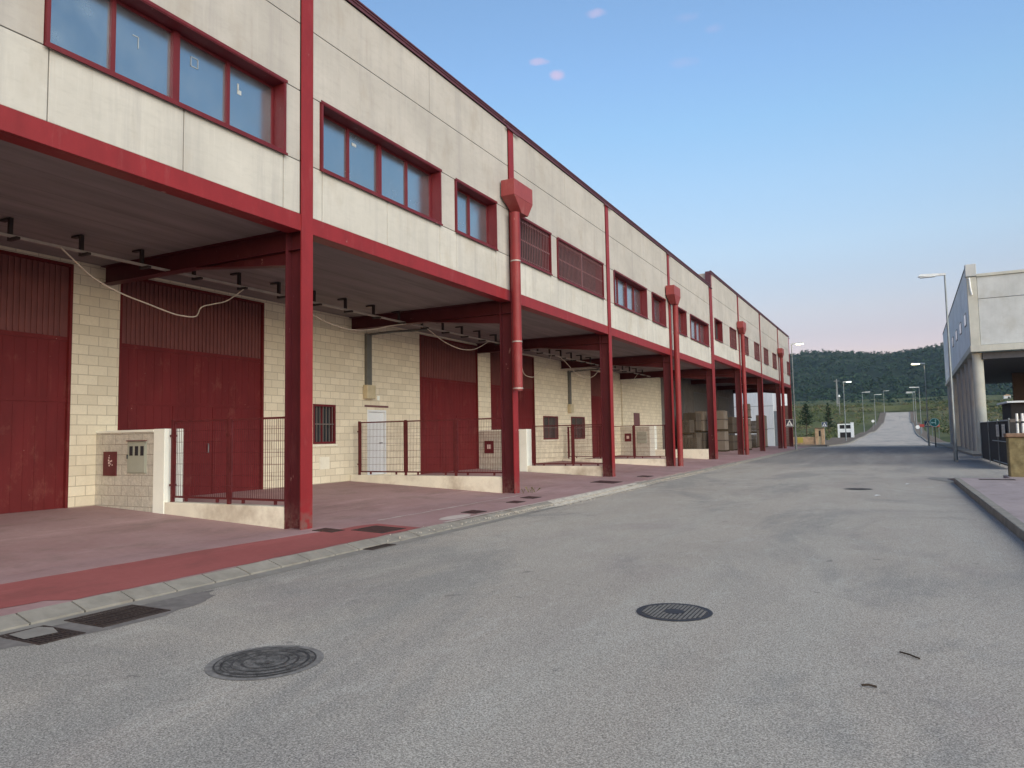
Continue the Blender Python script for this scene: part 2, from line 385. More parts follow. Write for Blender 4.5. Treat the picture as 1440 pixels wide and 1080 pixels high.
MT['yellow'] = mat_plain('yellow_board', (.5, .42, .10), .8)
MT['signblue'] = mat_plain('sign_blue', (.03, .06, .13), .5)
MT['signwhite'] = mat_plain('sign_white', (.78, .79, .78), .5)
MT['signcream'] = mat_plain('sign_cream', (.72, .70, .50), .5)
MT['signteal'] = mat_plain('sign_teal', (.01, .20, .21), .4)
MT['signcyan'] = mat_plain('sign_cyan_white', (.45, .82, .80), .4)
MT['redplastic'] = mat_plain('red_plastic', (.35, .06, .05), .5)

# ------------------------------------------------------------------ mesh helpers
class MB:
    def __init__(s): s.v = []; s.f = []; s.mi = []; s.smooth = []
    def add(s, vs, fs, mi=0, sm=False):
        n = len(s.v); s.v += [tuple(v) for v in vs]
        for f in fs: s.f.append([i+n for i in f]); s.mi.append(mi); s.smooth.append(sm)
        return s
    def box(s, x0, x1, y0, y1, z0, z1, mi=0):
        if x0 > x1: x0, x1 = x1, x0
        if y0 > y1: y0, y1 = y1, y0
        vs = [(x, y, z) for z in (z0, z1) for y in (y0, y1) for x in (x0, x1)]
        return s.add(vs, [(0, 2, 3, 1), (4, 5, 7, 6), (0, 1, 5, 4), (2, 6, 7, 3), (0, 4, 6, 2), (1, 3, 7, 5)], mi)
    def hexa(s, p, mi=0):     # p: 8 points, bottom 4 ccw then top 4
        return s.add(p, [(3, 2, 1, 0), (4, 5, 6, 7), (0, 1, 5, 4), (1, 2, 6, 5), (2, 3, 7, 6), (3, 0, 4, 7)], mi)
    def prism(s, pts, vec, mi=0):
        n = len(pts); v = Vector(vec); top = [tuple(Vector(p)+v) for p in pts]
        return s.add(list(pts)+top, [tuple(range(n))[::-1], tuple(range(n, 2*n))]+[(i, (i+1) % n, (i+1) % n+n, i+n) for i in range(n)], mi)
    def tube(s, path, r, seg=8, mi=0, cap=True, r1=None):
        P = [Vector(p) for p in path]; n = len(P); rings = []
        for i, p in enumerate(P):
            d = (P[min(i+1, n-1)]-P[max(i-1, 0)]).normalized()
            a = Vector((0, 0, 1)) if abs(d.z) < .9 else Vector((1, 0, 0))
            x = d.cross(a).normalized(); y = d.cross(x)
            rad = r if r1 is None else r+(r1-r)*i/(n-1)
            rings.append([tuple(p+x*rad*math.cos(2*math.pi*k/seg)+y*rad*math.sin(2*math.pi*k/seg)) for k in range(seg)])
        vs = [v for q in rings for v in q]; fs = []
        for i in range(n-1):
            for k in range(seg):
                fs.append((i*seg+k, i*seg+(k+1) % seg, (i+1)*seg+(k+1) % seg, (i+1)*seg+k))
        s.add(vs, fs, mi, True)
        if cap:
            s.add(rings[0], [tuple(range(seg))[::-1]], mi); s.add(rings[-1], [tuple(range(seg))], mi)
        return s
    def disc(s, cx, cy, z, r, seg=32, mi=0, r0=0):
        if r0 == 0:
            return s.add([(cx+r*math.cos(2*math.pi*k/seg), cy+r*math.sin(2*math.pi*k/seg), z) for k in range(seg)], [tuple(range(seg))], mi)
        vs = [(cx+q*math.cos(2*math.pi*k/seg), cy+q*math.sin(2*math.pi*k/seg), z) for q in (r0, r) for k in range(seg)]
        return s.add(vs, [(k, k+seg, (k+1) % seg+seg, (k+1) % seg) for k in range(seg)], mi)
    def build(s, name, mats, parent=None, bevel=0, xf=None):
        me = bpy.data.meshes.new(name)
        off = parent_world(parent) if parent else Vector((0, 0, 0))
        vs = s.v if xf is None else [xf(v) for v in s.v]
        me.from_pydata([(v[0]-off.x, v[1]-off.y, v[2]-off.z) for v in vs], [], s.f)
        if not isinstance(mats, (list, tuple)): mats = [mats]
        for m in mats: me.materials.append(MT[m].m if isinstance(m, str) else m)
        me.polygons.foreach_set('material_index', s.mi); me.polygons.foreach_set('use_smooth', s.smooth)
        bm = bmesh.new(); bm.from_mesh(me); bmesh.ops.recalc_face_normals(bm, faces=bm.faces)
        if bevel:
            ed = [e for e in bm.edges if len(e.link_faces) == 2 and e.calc_face_angle(0) > .6]
            bmesh.ops.bevel(bm, geom=ed, offset=bevel, segments=1, affect='EDGES', clamp_overlap=True)
        bm.to_mesh(me); bm.free()
        o = bpy.data.objects.new(name, me); COL.objects.link(o)
        if parent: o.parent = parent
        return o
LOC = {}
def parent_world(p):
    v = Vector((0, 0, 0))
    while p is not None:
        v += Vector(LOC.get(p.name, (0, 0, 0))); p = p.parent
    return v
def thing(name, label, cat, loc=(0, 0, 0), group=None):
    o = bpy.data.objects.new(name, None); o.empty_display_size = .3; COL.objects.link(o)
    o.location = loc; LOC[o.name] = loc; o['label'] = label; o['category'] = cat
    if group: o['group'] = group
    return o
def tag(o, label, cat, group=None, kind=None):
    if label: o['label'] = label
    if cat: o['category'] = cat
    if group: o['group'] = group
    if kind: o['kind'] = kind
    return o
def struct(name, mb, m, **k):
    o = mb.build(name, m, **k); o['kind'] = 'structure'; return o
def stuff(name, mb, m, label=None, **k):
    o = mb.build(name, m, **k); o['kind'] = 'stuff'
    o['label'] = label or name; o['category'] = name.replace('_', ' ')
    return o

# ================================================================== SETTING
def lerp_prof(P, y):
    if y <= P[0][0]: return P[0][1]
    for (a, za), (b, zb) in zip(P, P[1:]):
        if y <= b:
            t = (y-a)/(b-a); t = t*t*(3-2*t) if zb-za > .5 else t
            return za+(zb-za)*t
    return P[-1][1]
PROF = [(-200, 0), (75, 0), (92, -.25), (131, .3), (171, 1.0), (235, 3.3), (288, 7.5), (330, 9.3), (430, 11.5), (620, 20.0), (720, 27), (3000, 30)]
def road_c(y):   # far road centre line
    return lerp_prof([(80, -.6), (131, -.1), (235, 1.76), (288, 2.5), (330, 3.0)], y)
def ground_z(x, y):
    z = lerp_prof(PROF, y)
    if y > 88:
        d = abs(x-road_c(min(y, 330)))
        k = min(1, max(0, (d-7)/14)) if y < 320 else 1
        a = min(1, (y-88)/60)
        z += k*a*((noise.noise(Vector((x*.03, y*.02, 3.3)))+.25)*2.2 + noise.noise(Vector((x*.15, y*.1, 8)))*.5)
        z += k*a*(.9 if x < 0 else .5)*min(1, y/200)
    return z
mb = MB()
xs = sorted(set(list(np.arange(-60, 61, 3.0))+[-7.7, 5.6]+list(np.arange(-300, -60, 20.0))+list(np.arange(80, 301, 20.0))+[-2500, -1500, -900, -600, -420, 420, 600, 900, 1500, 2500]))
ys = sorted(set([-400, -200, -100, -50, -20]+list(np.arange(0, 80, 8.0))+list(np.arange(80, 360, 3.0))+list(np.arange(360, 800, 12.0))+[900, 1200, 2500]))
vs = [(x, y, ground_z(x, y)-.05) for y in ys for x in xs]; nx = len(xs)
mb.add(vs, [(j*nx+i, j*nx+i+1, (j+1)*nx+i+1, (j+1)*nx+i) for j in range(len(ys)-1) for i in range(nx-1)], 0, True)
struct('ground', mb, 'field')

# street
mb = MB(); mb.add([(-7.0, -30, 0), (1.57, -30, 0), (1.57, 77, 0), (-7.0, 77, 0)], [(0, 1, 2, 3)])
mb.add([(1.57, 26.2, 0), (9.0, 26.2, 0), (9.0, 77, 0), (1.57, 77, 0)], [(0, 1, 2, 3)])
mb.add([(-60, 77, 0), (40, 77, 0), (40, 92, -.25), (-60, 92, -.25)], [(0, 1, 2, 3)])
struct('road', mb, 'asphalt')
# the road beyond the junction dips and climbs
mb = MB(); yy = list(np.arange(92, 300, 4.0))
vs = []
for y in yy:
    c = road_c(y); h = 4.35 - .9*min(1, max(0, (y-92)/150)); 
    if y < 108: h += 1.6*((108-y)/16)**2
    z = lerp_prof(PROF, y)+.03
    vs += [(c-h, y, z), (c+h, y, z)]
mb.add(vs, [(2*i, 2*i+1, 2*i+3, 2*i+2) for i in range(len(yy)-1)], 0, True)
struct('far_road', mb, 'asphalt')
for sgn, nm in ((-1, 'left'), (1, 'right')):
    mb = MB(); kk = MB()
    for i in range(len(yy)-1):
        q = []
        for y in (yy[i], yy[i+1]):
            c = road_c(y); h = 4.35 - .9*min(1, max(0, (y-92)/150)) + (1.6*((108-y)/16)**2 if y < 108 else 0)
            z = lerp_prof(PROF, y)
            q.append((c+sgn*h, c+sgn*(h+.2), c+sgn*(h+1.9), y, z))
        a, b = q
        kk.hexa([(a[0], a[3], a[4]-.1), (a[1], a[3], a[4]-.1), (b[1], b[3], b[4]-.1), (b[0], b[3], b[4]-.1), (a[0], a[3], a[4]+.15), (a[1], a[3], a[4]+.15), (b[1], b[3], b[4]+.15), (b[0], b[3], b[4]+.15)])
        mb.add([(a[1], a[3], a[4]+.13), (a[2], a[3], a[4]+.1), (b[2], b[3], b[4]+.1), (b[1], b[3], b[4]+.13)], [(0, 1, 2, 3)])
    struct('far_kerb_'+nm, kk, 'kerb'); struct('far_pavement_'+nm, mb, 'soil')
for i, (y, n) in enumerate(((233, 9), (286, 8))):
    mb = MB(); c = road_c(y); z = lerp_prof(PROF, y)+.07; L = 6.9/n; sl = (lerp_prof(PROF, y+2)-lerp_prof(PROF, y))
    for k in range(n):
        x = c-3.4+k*L; mb.add([(x, y, z), (x+L*.55, y, z), (x+L*.55, y+2, z+sl), (x, y+2, z+sl)], [(0, 1, 2, 3)])
    struct('road_marking', mb, 'signwhite')
# pale tracks across the field
for (ya, yb, w_, xr) in ((303, 306, 3, (-90, 120)), (420, 424, 4, (-120, 200))):
    mb = MB(); X = np.arange(xr[0], xr[1], 3.0); vs = []
    for x in X:
        for y in (ya, yb):
            vs.append((x, y+3*math.sin(x*.02), max(ground_z(x, ya), ground_z(x, yb))+.25))
    mb.add(vs, [(2*i, 2*i+2, 2*i+3, 2*i+1) for i in range(len(X)-1)]); struct('path', mb, 'leafdry')

# left pavement, sloped kerb, ramps up to the doors
def pz(x): return .138 if x < -8.6 else .138-(x+8.6)/1.52*.053
mb = MB(); mb.add([(-8.95, -8, .138), (-8.6, -8, .138), (-7.08, -8, .085), (-7.08, 75.5, .085), (-8.6, 75.5, .138), (-8.95, 75.5, .138)], [(0, 1, 4, 5), (1, 2, 3, 4)])
mb.box(-30, -7.2, 75.5, 77.0, -.3, .085)
struct('pavement_left', mb, 'fore')
def fz(x, y, raise_=0):
    t = max(0, min(1, (-8.95-x)/5.0)); return .138+.25*t+raise_*t
mb = MB()
for (y0, y1) in ((-8, 1.30), (1.50, 9.0), (9.2, 16.62), (16.82, 24.05), (24.25, 32.1), (32.3, 40.6), (40.8, 48.6), (48.6, 57), (57, 75.4)):
    rs = 0 if y0 < 40 else -.1
    X = [-8.95, -10.5, -12.2, -14.05]; n = 8; vs = []
    for i in range(n+1):
        y = y0+(y1-y0)*i/n
        for x in X: vs.append((x, y, fz(x, y, rs)+.004*noise.noise(Vector((x, y, 0)))))
    vs2 = [(v[0], v[1], v[2]-.0) for v in vs]
    mb.add(vs2, [(i*4+k, (i+1)*4+k, (i+1)*4+k+1, i*4+k+1) for i in range(n) for k in range(3)], 0, True)
mb.box(-30, -14.05, 40.8, 75.4, -.3, .02)
struct('forecourt', mb, 'fore')
# painted strip, a coat of red paint 4 mm proud with a worn edge
PIN = [(1.0, -8.5), (4.4, -8.42), (6.9, -8.36), (8.9, -8.2), (9.3, -8.12), (9.9, -8.12), (10.35, -7.98), (10.5, -7.7), (10.45, -7.4)]
mb = MB(); vs = []; N = 60
for i in range(N+1):
    y = 1.0+(10.25-1.0)*i/N
    xi = np.interp(y, [p[0] for p in PIN[:7]], [p[1] for p in PIN[:7]])+.02*noise.noise(Vector((0, y*3, 0)))
    xo = -7.12+.045*noise.noise(Vector((4, y*2.5, 0)))-(.22 if y < 4.3 else 0)
    for t in (0, .5, 1):
        x = xi+(xo-xi)*t; vs.append((x, y, pz(x)+.0045))
mb.add(vs, [(3*i+k, 3*i+k+1, 3*i+k+4, 3*i+k+3) for i in range(N) for k in (0, 1)])
struct('pavement_paint', mb, 'redpaint')
mb = MB(); jb = MB(); y = -8.16
while y < 75:
    L = .5 if y < 40 else 2.5
    if not (15.2 < y < 21.5 and random.random() < .45):
        d = random.uniform(-.005, .005); e_ = random.uniform(-.006, .006)
        g_ = .009
        mb.hexa([(-7.085, y+g_, -.1), (-6.86+e_, y+g_, -.1), (-6.86+e_, y+L-g_, -.1), (-7.085, y+L-g_, -.1), (-7.085, y+g_, .088+d), (-6.86+e_, y+g_, .022+d), (-6.86+e_, y+L-g_, .022+d), (-7.085, y+L-g_, .088+d)])
    y += L
jb.box(-7.079, -6.87, -8, 75, -.1, .010)
struct('kerb_left', mb, 'kerb'); struct('kerb_bed', jb, 'kerb_joint')
mb = MB(); mb.add([(-6.9, -8, .004), (-6.62, -8, .004), (-6.66, 24, .004), (-6.9, 24, .004)], [(0, 1, 2, 3)]); struct('gutter', mb, 'gutter')

# right pavement and kerb
mb = MB(); mb.box(1.73, 14, -30, 25.2, -.3, .138); mb.box(3.0, 14, 25.2, 26.9, -.3, .135)
P = [(1.73, 25.2, -.2), (2.99, 25.2, -.2), (2.99, 26.9, -.2), (1.5, 26.9, -.2), (1.73, 25.2, .136), (2.99, 25.2, .136), (2.99, 26.9, .02), (1.5, 26.9, .01)]
mb.hexa(P); 
struct('pavement_right', mb, 'pave_r')
mb = MB(); y = -30.0
while y < 25:
    mb.box(1.57, 1.725, y+.006, y+.994, -.1, .15+random.uniform(-.004, .004)); y += 1
struct('kerb_right', mb, 'kerb', bevel=.01)
mb = MB(); mb.add([(.95, 26.9, .008), (1.6, 24.9, .012), (1.62, 26.6, .012), (1.5, 27.6, .008), (1.1, 27.8, .008)], [(0, 1, 2, 3, 4)]); struct('kerb_patch', mb, 'gutter')
mb = MB(); mb.box(4.1, 60, 49, 90, -.3, .12); struct('yard', mb, 'kerb')
# soil verges beyond the junction
mb = MB(); mb.add([(-40, 92, -.19), (-6.8, 92, -.19), (-5.6, 100, -.10), (-5.4, 130, .42), (-40, 110, .6)], [(0, 1, 2, 3, 4)]); struct('verge', mb, 'soil')

# hills
mb = MB(); xs = np.arange(-520, 700, 6.0); ys = np.arange(640, 1520, 9.0)
HX = [(-700, 120), (-155, 136), (-109, 141), (-75, 137), (-40, 133), (9, 129), (30, 131), (57, 134), (83, 138), (150, 135), (195, 130), (700, 150)]
def crest(x): 
    for (a, za), (b, zb) in zip(HX, HX[1:]):
        if x <= b: return za+(zb-za)*(x-a)/(b-a)
    return 150
vs = []
for y in ys:
    t = (y-640)/(1400-640); t = min(1, t)
    s = t*t*(3-2*t)*.7+t*.3
    for x in xs:
        z = 20+(crest(x)-20-2)*s
        z += noise.noise(Vector((x*.012, y*.012, 1)))*9*math.sin(math.pi*min(t, 1)) 
        q = Vector((x*.09, y*.06, 0)); z += noise.noise(q)*2.6+noise.noise(q*2.3)*1.8
        if y > 1400: z -= (y-1400)*.35
        vs.append((x, y, z))
nx = len(xs); mb.add(vs, [(j*nx+i, j*nx+i+1, (j+1)*nx+i+1, (j+1)*nx+i) for j in range(len(ys)-1) for i in range(nx-1)], 0, False)
struct('hills', mb, 'hill')

# foliage builders
def blob(mb, c, r, n, rnd, flat=.75, leaf=.12, mi=0):
    for _ in range(n):
        d = Vector((rnd.gauss(0, 1), rnd.gauss(0, 1), rnd.gauss(0, 1))).normalized()*r*(rnd.random()**.45)
        p = Vector(c)+Vector((d.x, d.y, d.z*flat))
        a = Vector((rnd.uniform(-1, 1), rnd.uniform(-1, 1), rnd.uniform(-.6, .6))).normalized()*leaf*rnd.uniform(.6, 1.4)
        b = a.cross(Vector((rnd.uniform(-1, 1), rnd.uniform(-1, 1), rnd.uniform(-1, 1)))).normalized()*leaf*rnd.uniform(.5, 1.0)
        mb.add([p-a, p-b*.6, p+a, p+b*.6], [(0, 1, 2, 3)], mi)
rnd = random.Random(11)
scr = MB()
for _ in range(2100):
    y = 90+(rnd.random()**.8)*330
    x = rnd.uniform(-.20*y-12, .24*y+14)
    c = road_c(min(y, 330))
    if abs(x-c) < (8.2 if y < 320 else 2): continue
    if y < 104 and x < 0: continue
    if x > 0 and y < 94: continue
    z = ground_z(x, y); r = rnd.uniform(.5, 1.5)*(.75+y/330)
    n = int(34 if y < 200 else 20)
    blob(scr, (x, y, z+r*.3), r, n, rnd, .55, .16*(.7+y/200), 0 if rnd.random() < .66 else 1)
stuff('scrub', scr, ['leaf', 'leafdry'], 'low green and straw coloured scrub covering the fields beyond the junction')
# rough tree tops along the crest of the hill
cr = MB()
for _ in range(900):
    x = rnd.uniform(-330, 420); y = rnd.uniform(1330, 1405)
    if rnd.random() < .55: y = rnd.uniform(1388, 1402)
    z = crest(x)-3; r = rnd.uniform(1.6, 4.2)
    blob(cr, (x, y, z+r*.5), r, 16, rnd, .8, 1.5, 0)
for _ in range(2600):
    y = rnd.uniform(660, 1330); x = rnd.uniform(-.2*y, .24*y)
    t = (y-640)/760; s = t*t*(3-2*t)*.7+t*.3
    z = 20+(crest(x)-22)*s + noise.noise(Vector((x*.012, y*.012, 1)))*9*math.sin(math.pi*t); r = rnd.uniform(2.2, 4.8)
    blob(cr, (x, y, z+r*.55), r, 10, rnd, .8, 1.9, 0)
stuff('wood', cr, ['pine'], 'dark dense wood covering the distant hill up to its crest')

# ================================================================== WAREHOUSES
def warehouse(label, O, slope, cols, hopper_cols, wins, dz, y_end, y_start, roof, mesh_names=None):
    """Front plane runs through O with dX/dY = slope; local x = 0 on the front plane, local y = distance along it, z world."""
    root = thing('warehouse', label, 'building', (O[0], O[1], 0))
    def xf(v): return (O[0]+v[0]+slope*v[1], O[1]+v[1]-slope*v[0], v[2])
    def B(mb, name, m, parent=root, **k): return mb.build(name, m, parent, xf=xf, **k)
    ZB0, ZB1, ZW0, ZW1, ZJ, ZR = 5.10+dz, 5.39+dz, 6.30+dz, 7.53+dz, 8.72+dz, roof-.13
    G = .007
    def band(mb, ya, yb, z0, z1): mb.box(-.16, -.03, ya+G, yb-G, z0+G, z1-G)
    walls = MB(); low = MB(); back = MB()
    allc = sorted(cols)
    for i in range(len(allc)-1):
        a, b = allc[i]+.13, allc[i+1]-.13
        ws = sorted([q for q in wins if q[0] > a-.2 and q[1] < b+.3])
        mid = (a+b)/2
        for (u, v) in ((a, mid), (mid, b)):
            band(walls, u, v, ZJ, ZR); 
        band(walls, a, b, ZW1, ZJ)
        edges = [a]
        for q in ws: edges += [q[0], q[1]]
        edges.append(b)
        for k in range(0, len(edges), 2):
            if edges[k+1]-edges[k] > .06: band(walls, edges[k], edges[k+1], ZW0, ZW1)
        cuts = [a]
        for q in ws:
            cuts += [q[0]+.06, q[1]-.02]
            if q[1]-q[0] > 3: cuts.append((q[0]+q[1])/2)
        cuts = sorted(cuts+[b])
        for u, v in zip(cuts, cuts[1:]):
            if v-u > .05: band(low, u, v, ZB1, ZW0)
        back.box(-.24, -.165, a, b, ZW1, ZR); back.box(-.24, -.165, a, b, ZB1, ZW0)
        for k in range(0, len(edges), 2):
            if edges[k+1]-edges[k] > .06: back.box(-.24, -.165, edges[k], edges[k+1], ZW0, ZW1)
    B(walls, 'wall_panel', 'panel', bevel=.004); B(low, 'spandrel_panel', 'panel_low', bevel=.004); B(back, 'panel_backing', 'joint')
    # fascia beam: a channel with its lips
    fb = MB()
    for u, v in zip(allc, allc[1:]):
        fb.box(-.06, -.005, u+.13, v-.13, ZB0, ZB1-.004); fb.box(-.30, -.062, u+.13, v-.13, ZB0, ZB0+.02)
    B(fb, 'fascia_beam', 'red', bevel=.004)
    # soffit and upper floor box
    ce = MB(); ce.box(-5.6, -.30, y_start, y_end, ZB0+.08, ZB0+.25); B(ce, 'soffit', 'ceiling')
    rf = MB(); rf.box(-24, -.25, y_start+.02, y_end-.02, roof-.55, roof-.3); B(rf, 'roof', 'joint')
    en = MB(); en.box(-5.55, -.25, y_end-.18, y_end, ZB0+.26, ZR); en.box(-5.55, -.25, y_start, y_start+.18, ZB0+.26, ZR)
    en.box(-5.8, -5.6, y_start, y_end, 5.42+dz, roof-.3); B(en, 'end_wall', 'panel')
    fl = MB()
    for u, v in zip(allc, allc[1:]):
        fl.box(-.3, .03, u, v-.012, ZR+.06, ZR+.10); fl.box(.0, .012, u, v-.012, ZR+.0, ZR+.06)
    fl.box(-.02, .05, y_start, y_end, ZR+.10, ZR+.13)
    B(fl, 'roof_flashing', 'red_flash')
    # columns
    for c in allc:
        m_ = MB(); m_.box(-.012, .012, c-.135, c+.135, .10, ZR-.02)
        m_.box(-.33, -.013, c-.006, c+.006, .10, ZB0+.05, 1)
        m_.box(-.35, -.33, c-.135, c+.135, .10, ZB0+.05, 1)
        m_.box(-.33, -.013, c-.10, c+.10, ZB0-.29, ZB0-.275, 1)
        B(m_, 'column', ['red', 'red_shade'])
        cp = MB(); cp.box(.012, .06, c-.28, c+.45, ZR-.075, ZR-.035); B(cp, 'column_cap', 'red_flash')
        bm_ = MB()   # haunched beam to the back wall
        zt, zf = ZB0+.08, ZB0-.27
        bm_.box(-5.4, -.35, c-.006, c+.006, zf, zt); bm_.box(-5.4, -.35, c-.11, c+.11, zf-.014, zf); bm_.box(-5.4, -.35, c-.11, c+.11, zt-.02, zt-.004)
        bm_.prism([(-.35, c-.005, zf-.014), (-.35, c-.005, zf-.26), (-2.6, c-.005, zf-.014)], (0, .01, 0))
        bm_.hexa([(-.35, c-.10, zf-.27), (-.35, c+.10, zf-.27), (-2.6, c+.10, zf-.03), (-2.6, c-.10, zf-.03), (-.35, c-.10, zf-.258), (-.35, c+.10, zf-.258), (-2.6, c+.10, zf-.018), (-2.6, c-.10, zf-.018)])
        B(bm_, 'cross_beam', 'red_shade')
    # hoppers and downpipes
    for c, zend in hopper_cols:
        PO = -.24 if zend == 'short' else .2 if 30 < c < 33 and dz == 0 else .06; zt = 8.17+dz; y0, y1 = c-.62, c+.45; d = .40; p = c+.02
        if zend == 'short': zb = 2.76
        else: zb = .12
        dp = B(MB().tube([(.20, p+PO, 7.40+dz), (.20, p+PO, zb)], .125, 14), 'downpipe', 'red_pipe')
        h = MB(); h.hexa([(.014, y0, zt-.42), (d, y0, zt-.42), (d, y1, zt-.42), (.014, y1, zt-.42), (.014, y0, zt), (d, y0, zt), (d, y1, zt), (.014, y1, zt)])
        h.hexa([(.05, c-.08, zt-.76), (.33, c-.08, zt-.76), (.33, c+.30, zt-.76), (.05, c+.30, zt-.76), (.014, y0, zt-.422), (d, y0, zt-.422), (d, y1, zt-.422), (.014, y1, zt-.422)])
        B(h, 'hopper', 'hopper', dp, bevel=.006)
        zs = [6.1, 4.0, zb+.04] if zend == 'short' else [6.1, 4.0, 1.9, .35]
        for z in zs: B(MB().tube([(.20, p+PO, z), (.20, p+PO, z+.035)], .135, 14), 'pipe_collar', 'tray' if zend == 'short' else 'red_pipe', dp)
    # windows
    for (a, b, kind) in wins:
        f = MB(); D = .28
        z0, z1 = ZW0, ZW1
        for (u, v, p, q) in ((a, a+.045, z0, z1), (b-.045, b, z0, z1), (a+.045, b-.045, z0, z0+.045), (a+.045, b-.045, z1-.045, z1)):
            f.box(-D-.04, .012, u, v, p, q)
        # thin face trim
        f.box(.012, .022, a-.02, b+.02, z1-.03, z1+.02); f.box(.012, .03, a-.02, b+.02, z0-.03, z0+.012)
        if kind in ('glass4', 'glass2', 'part'):
            n = 4 if kind == 'glass4' else 2
            L = (b-a-.09)/n
            for k in range(1, n):
                w_ = .055 if (k == 2 and n == 4) else .032
                f.box(-D, -D+.055 + (.02 if k == 2 else 0), a+.045+k*L-w_, a+.045+k*L+w_, z0+.045, z1-.045)
            f.box(-D, -D+.04, a+.045, b-.045, z0+.046, z0+.085); f.box(-D, -D+.04, a+.045, b-.045, z1-.09, z1-.046)
            f.box(-D, -D+.045, a+.046, a+.085, z0+.085, z1-.09); f.box(-D, -D+.045, b-.085, b-.046, z0+.085, z1-.09)
        W = B(f, 'window', 'red_win')
        gl = MB()
        if kind.startswith('glass'):
            n = 4 if kind == 'glass4' else 2; L = (b-a-.09)/n
            for k in range(n):
                t = random.uniform(-.012, .012)
                gl.add([(-D+.012, a+.06+k*L, z0+.06), (-D+.012+t, a+.045+(k+1)*L-.02, z0+.06), (-D+.012+t, a+.045+(k+1)*L-.02, z1-.06), (-D+.012, a+.06+k*L, z1-.06)], [(0, 1, 2, 3)])
            B(gl, 'pane', 'glass', W)
            bk = MB(); bk.box(-D-.05, -D-.042, a, b, z0, z1); B(bk, 'blind', 'dark_in', W)
        elif kind == 'part':
            n = 2; L = (b-a-.09)/2
            gl.box(-D+.004, -D+.012, a+.06, a+.045+L-.05, z0+.06, z1-.06); B(gl, 'pane', 'glasspale', W)
            g2 = MB(); g2.box(-D+.004, -D+.012, a+.045+L+.03, b-.07, z0+.06, z1-.06); B(g2, 'blind', 'dark_in', W)
        elif kind == 'bars':
            bb = MB(); y = a+.10
            while y < b-.06:
                bb.box(-.035, -.017, y-.009, y+.009, z0+.05, z1-.05); y += .105
            zm = (z0+z1)/2
            bb.box(-.045, -.035, a+.045, b-.045, zm-.02, zm+.02); bb.box(-.045, -.035, a+.045, b-.045, z0+.1, z0+.12); bb.box(-.045, -.035, a+.045, b-.045, z1-.12, z1-.10)
            if b-a > 3: bb.box(-.05, -.01, (a+b)/2-.03, (a+b)/2+.03, z0+.045, z1-.045)
            B(bb, 'window_grille', 'bars', W)
            g2 = MB(); g2.box(-D-.01, -D, a+.045, b-.045, z0+.045, z1-.045); B(g2, 'shutter', 'dark_in', W)
        else:
            g2 = MB(); zz = z0+.05
            while zz < z1-.1:
                g2.box(-D, -D+.012, a+.046, b-.046, zz, zz+.10); zz += .112
            g2.box(-D-.03, -D-.002, a+.046, b-.046, z0+.046, z1-.046)
            B(g2, 'shutter', 'shutter', W)
            if kind == 'shut':
                bb = MB(); y = a+.12
                while y < b-.06: bb.box(-.04, -.022, y-.008, y+.008, z0+.05, z1-.05); y += .16
                bb.box(-.045, -.035, a+.045, b-.045, (z0+z1)/2-.015, (z0+z1)/2+.015); B(bb, 'window_grille', 'bars', W)
    return root, B

# ---- near block
WX, WY = -8.6, 0.0
COLS1 = [-6.4, 1.35, 9.12, 16.72, 24.1, 32.15, 40.75]
WIN1 = [(-5.9, -2.0, 'glass4'), (-1.4, .8, 'glass2'), (1.95, 3.95, 'glass2'), (4.80, 8.63, 'glass4'), (9.47, 13.3, 'glass4'), (13.92, 15.87, 'glass2'),
        (17.15, 19.2, 'bars'), (19.68, 23.6, 'bars'), (24.72, 28.7, 'glass4'), (29.45, 31.5, 'glass2'), (33.1, 35.2, 'glass2'), (36.0, 40.1, 'glass4')]
near, BN = warehouse('long pale concrete warehouse with red steel columns, nearest building on the left of the street', (WX, WY), 0, COLS1,
                     [(1.35, 'long'), (16.72, 'short'), (32.15, 'long')], WIN1, 0, 40.86, -6.5, 9.9)
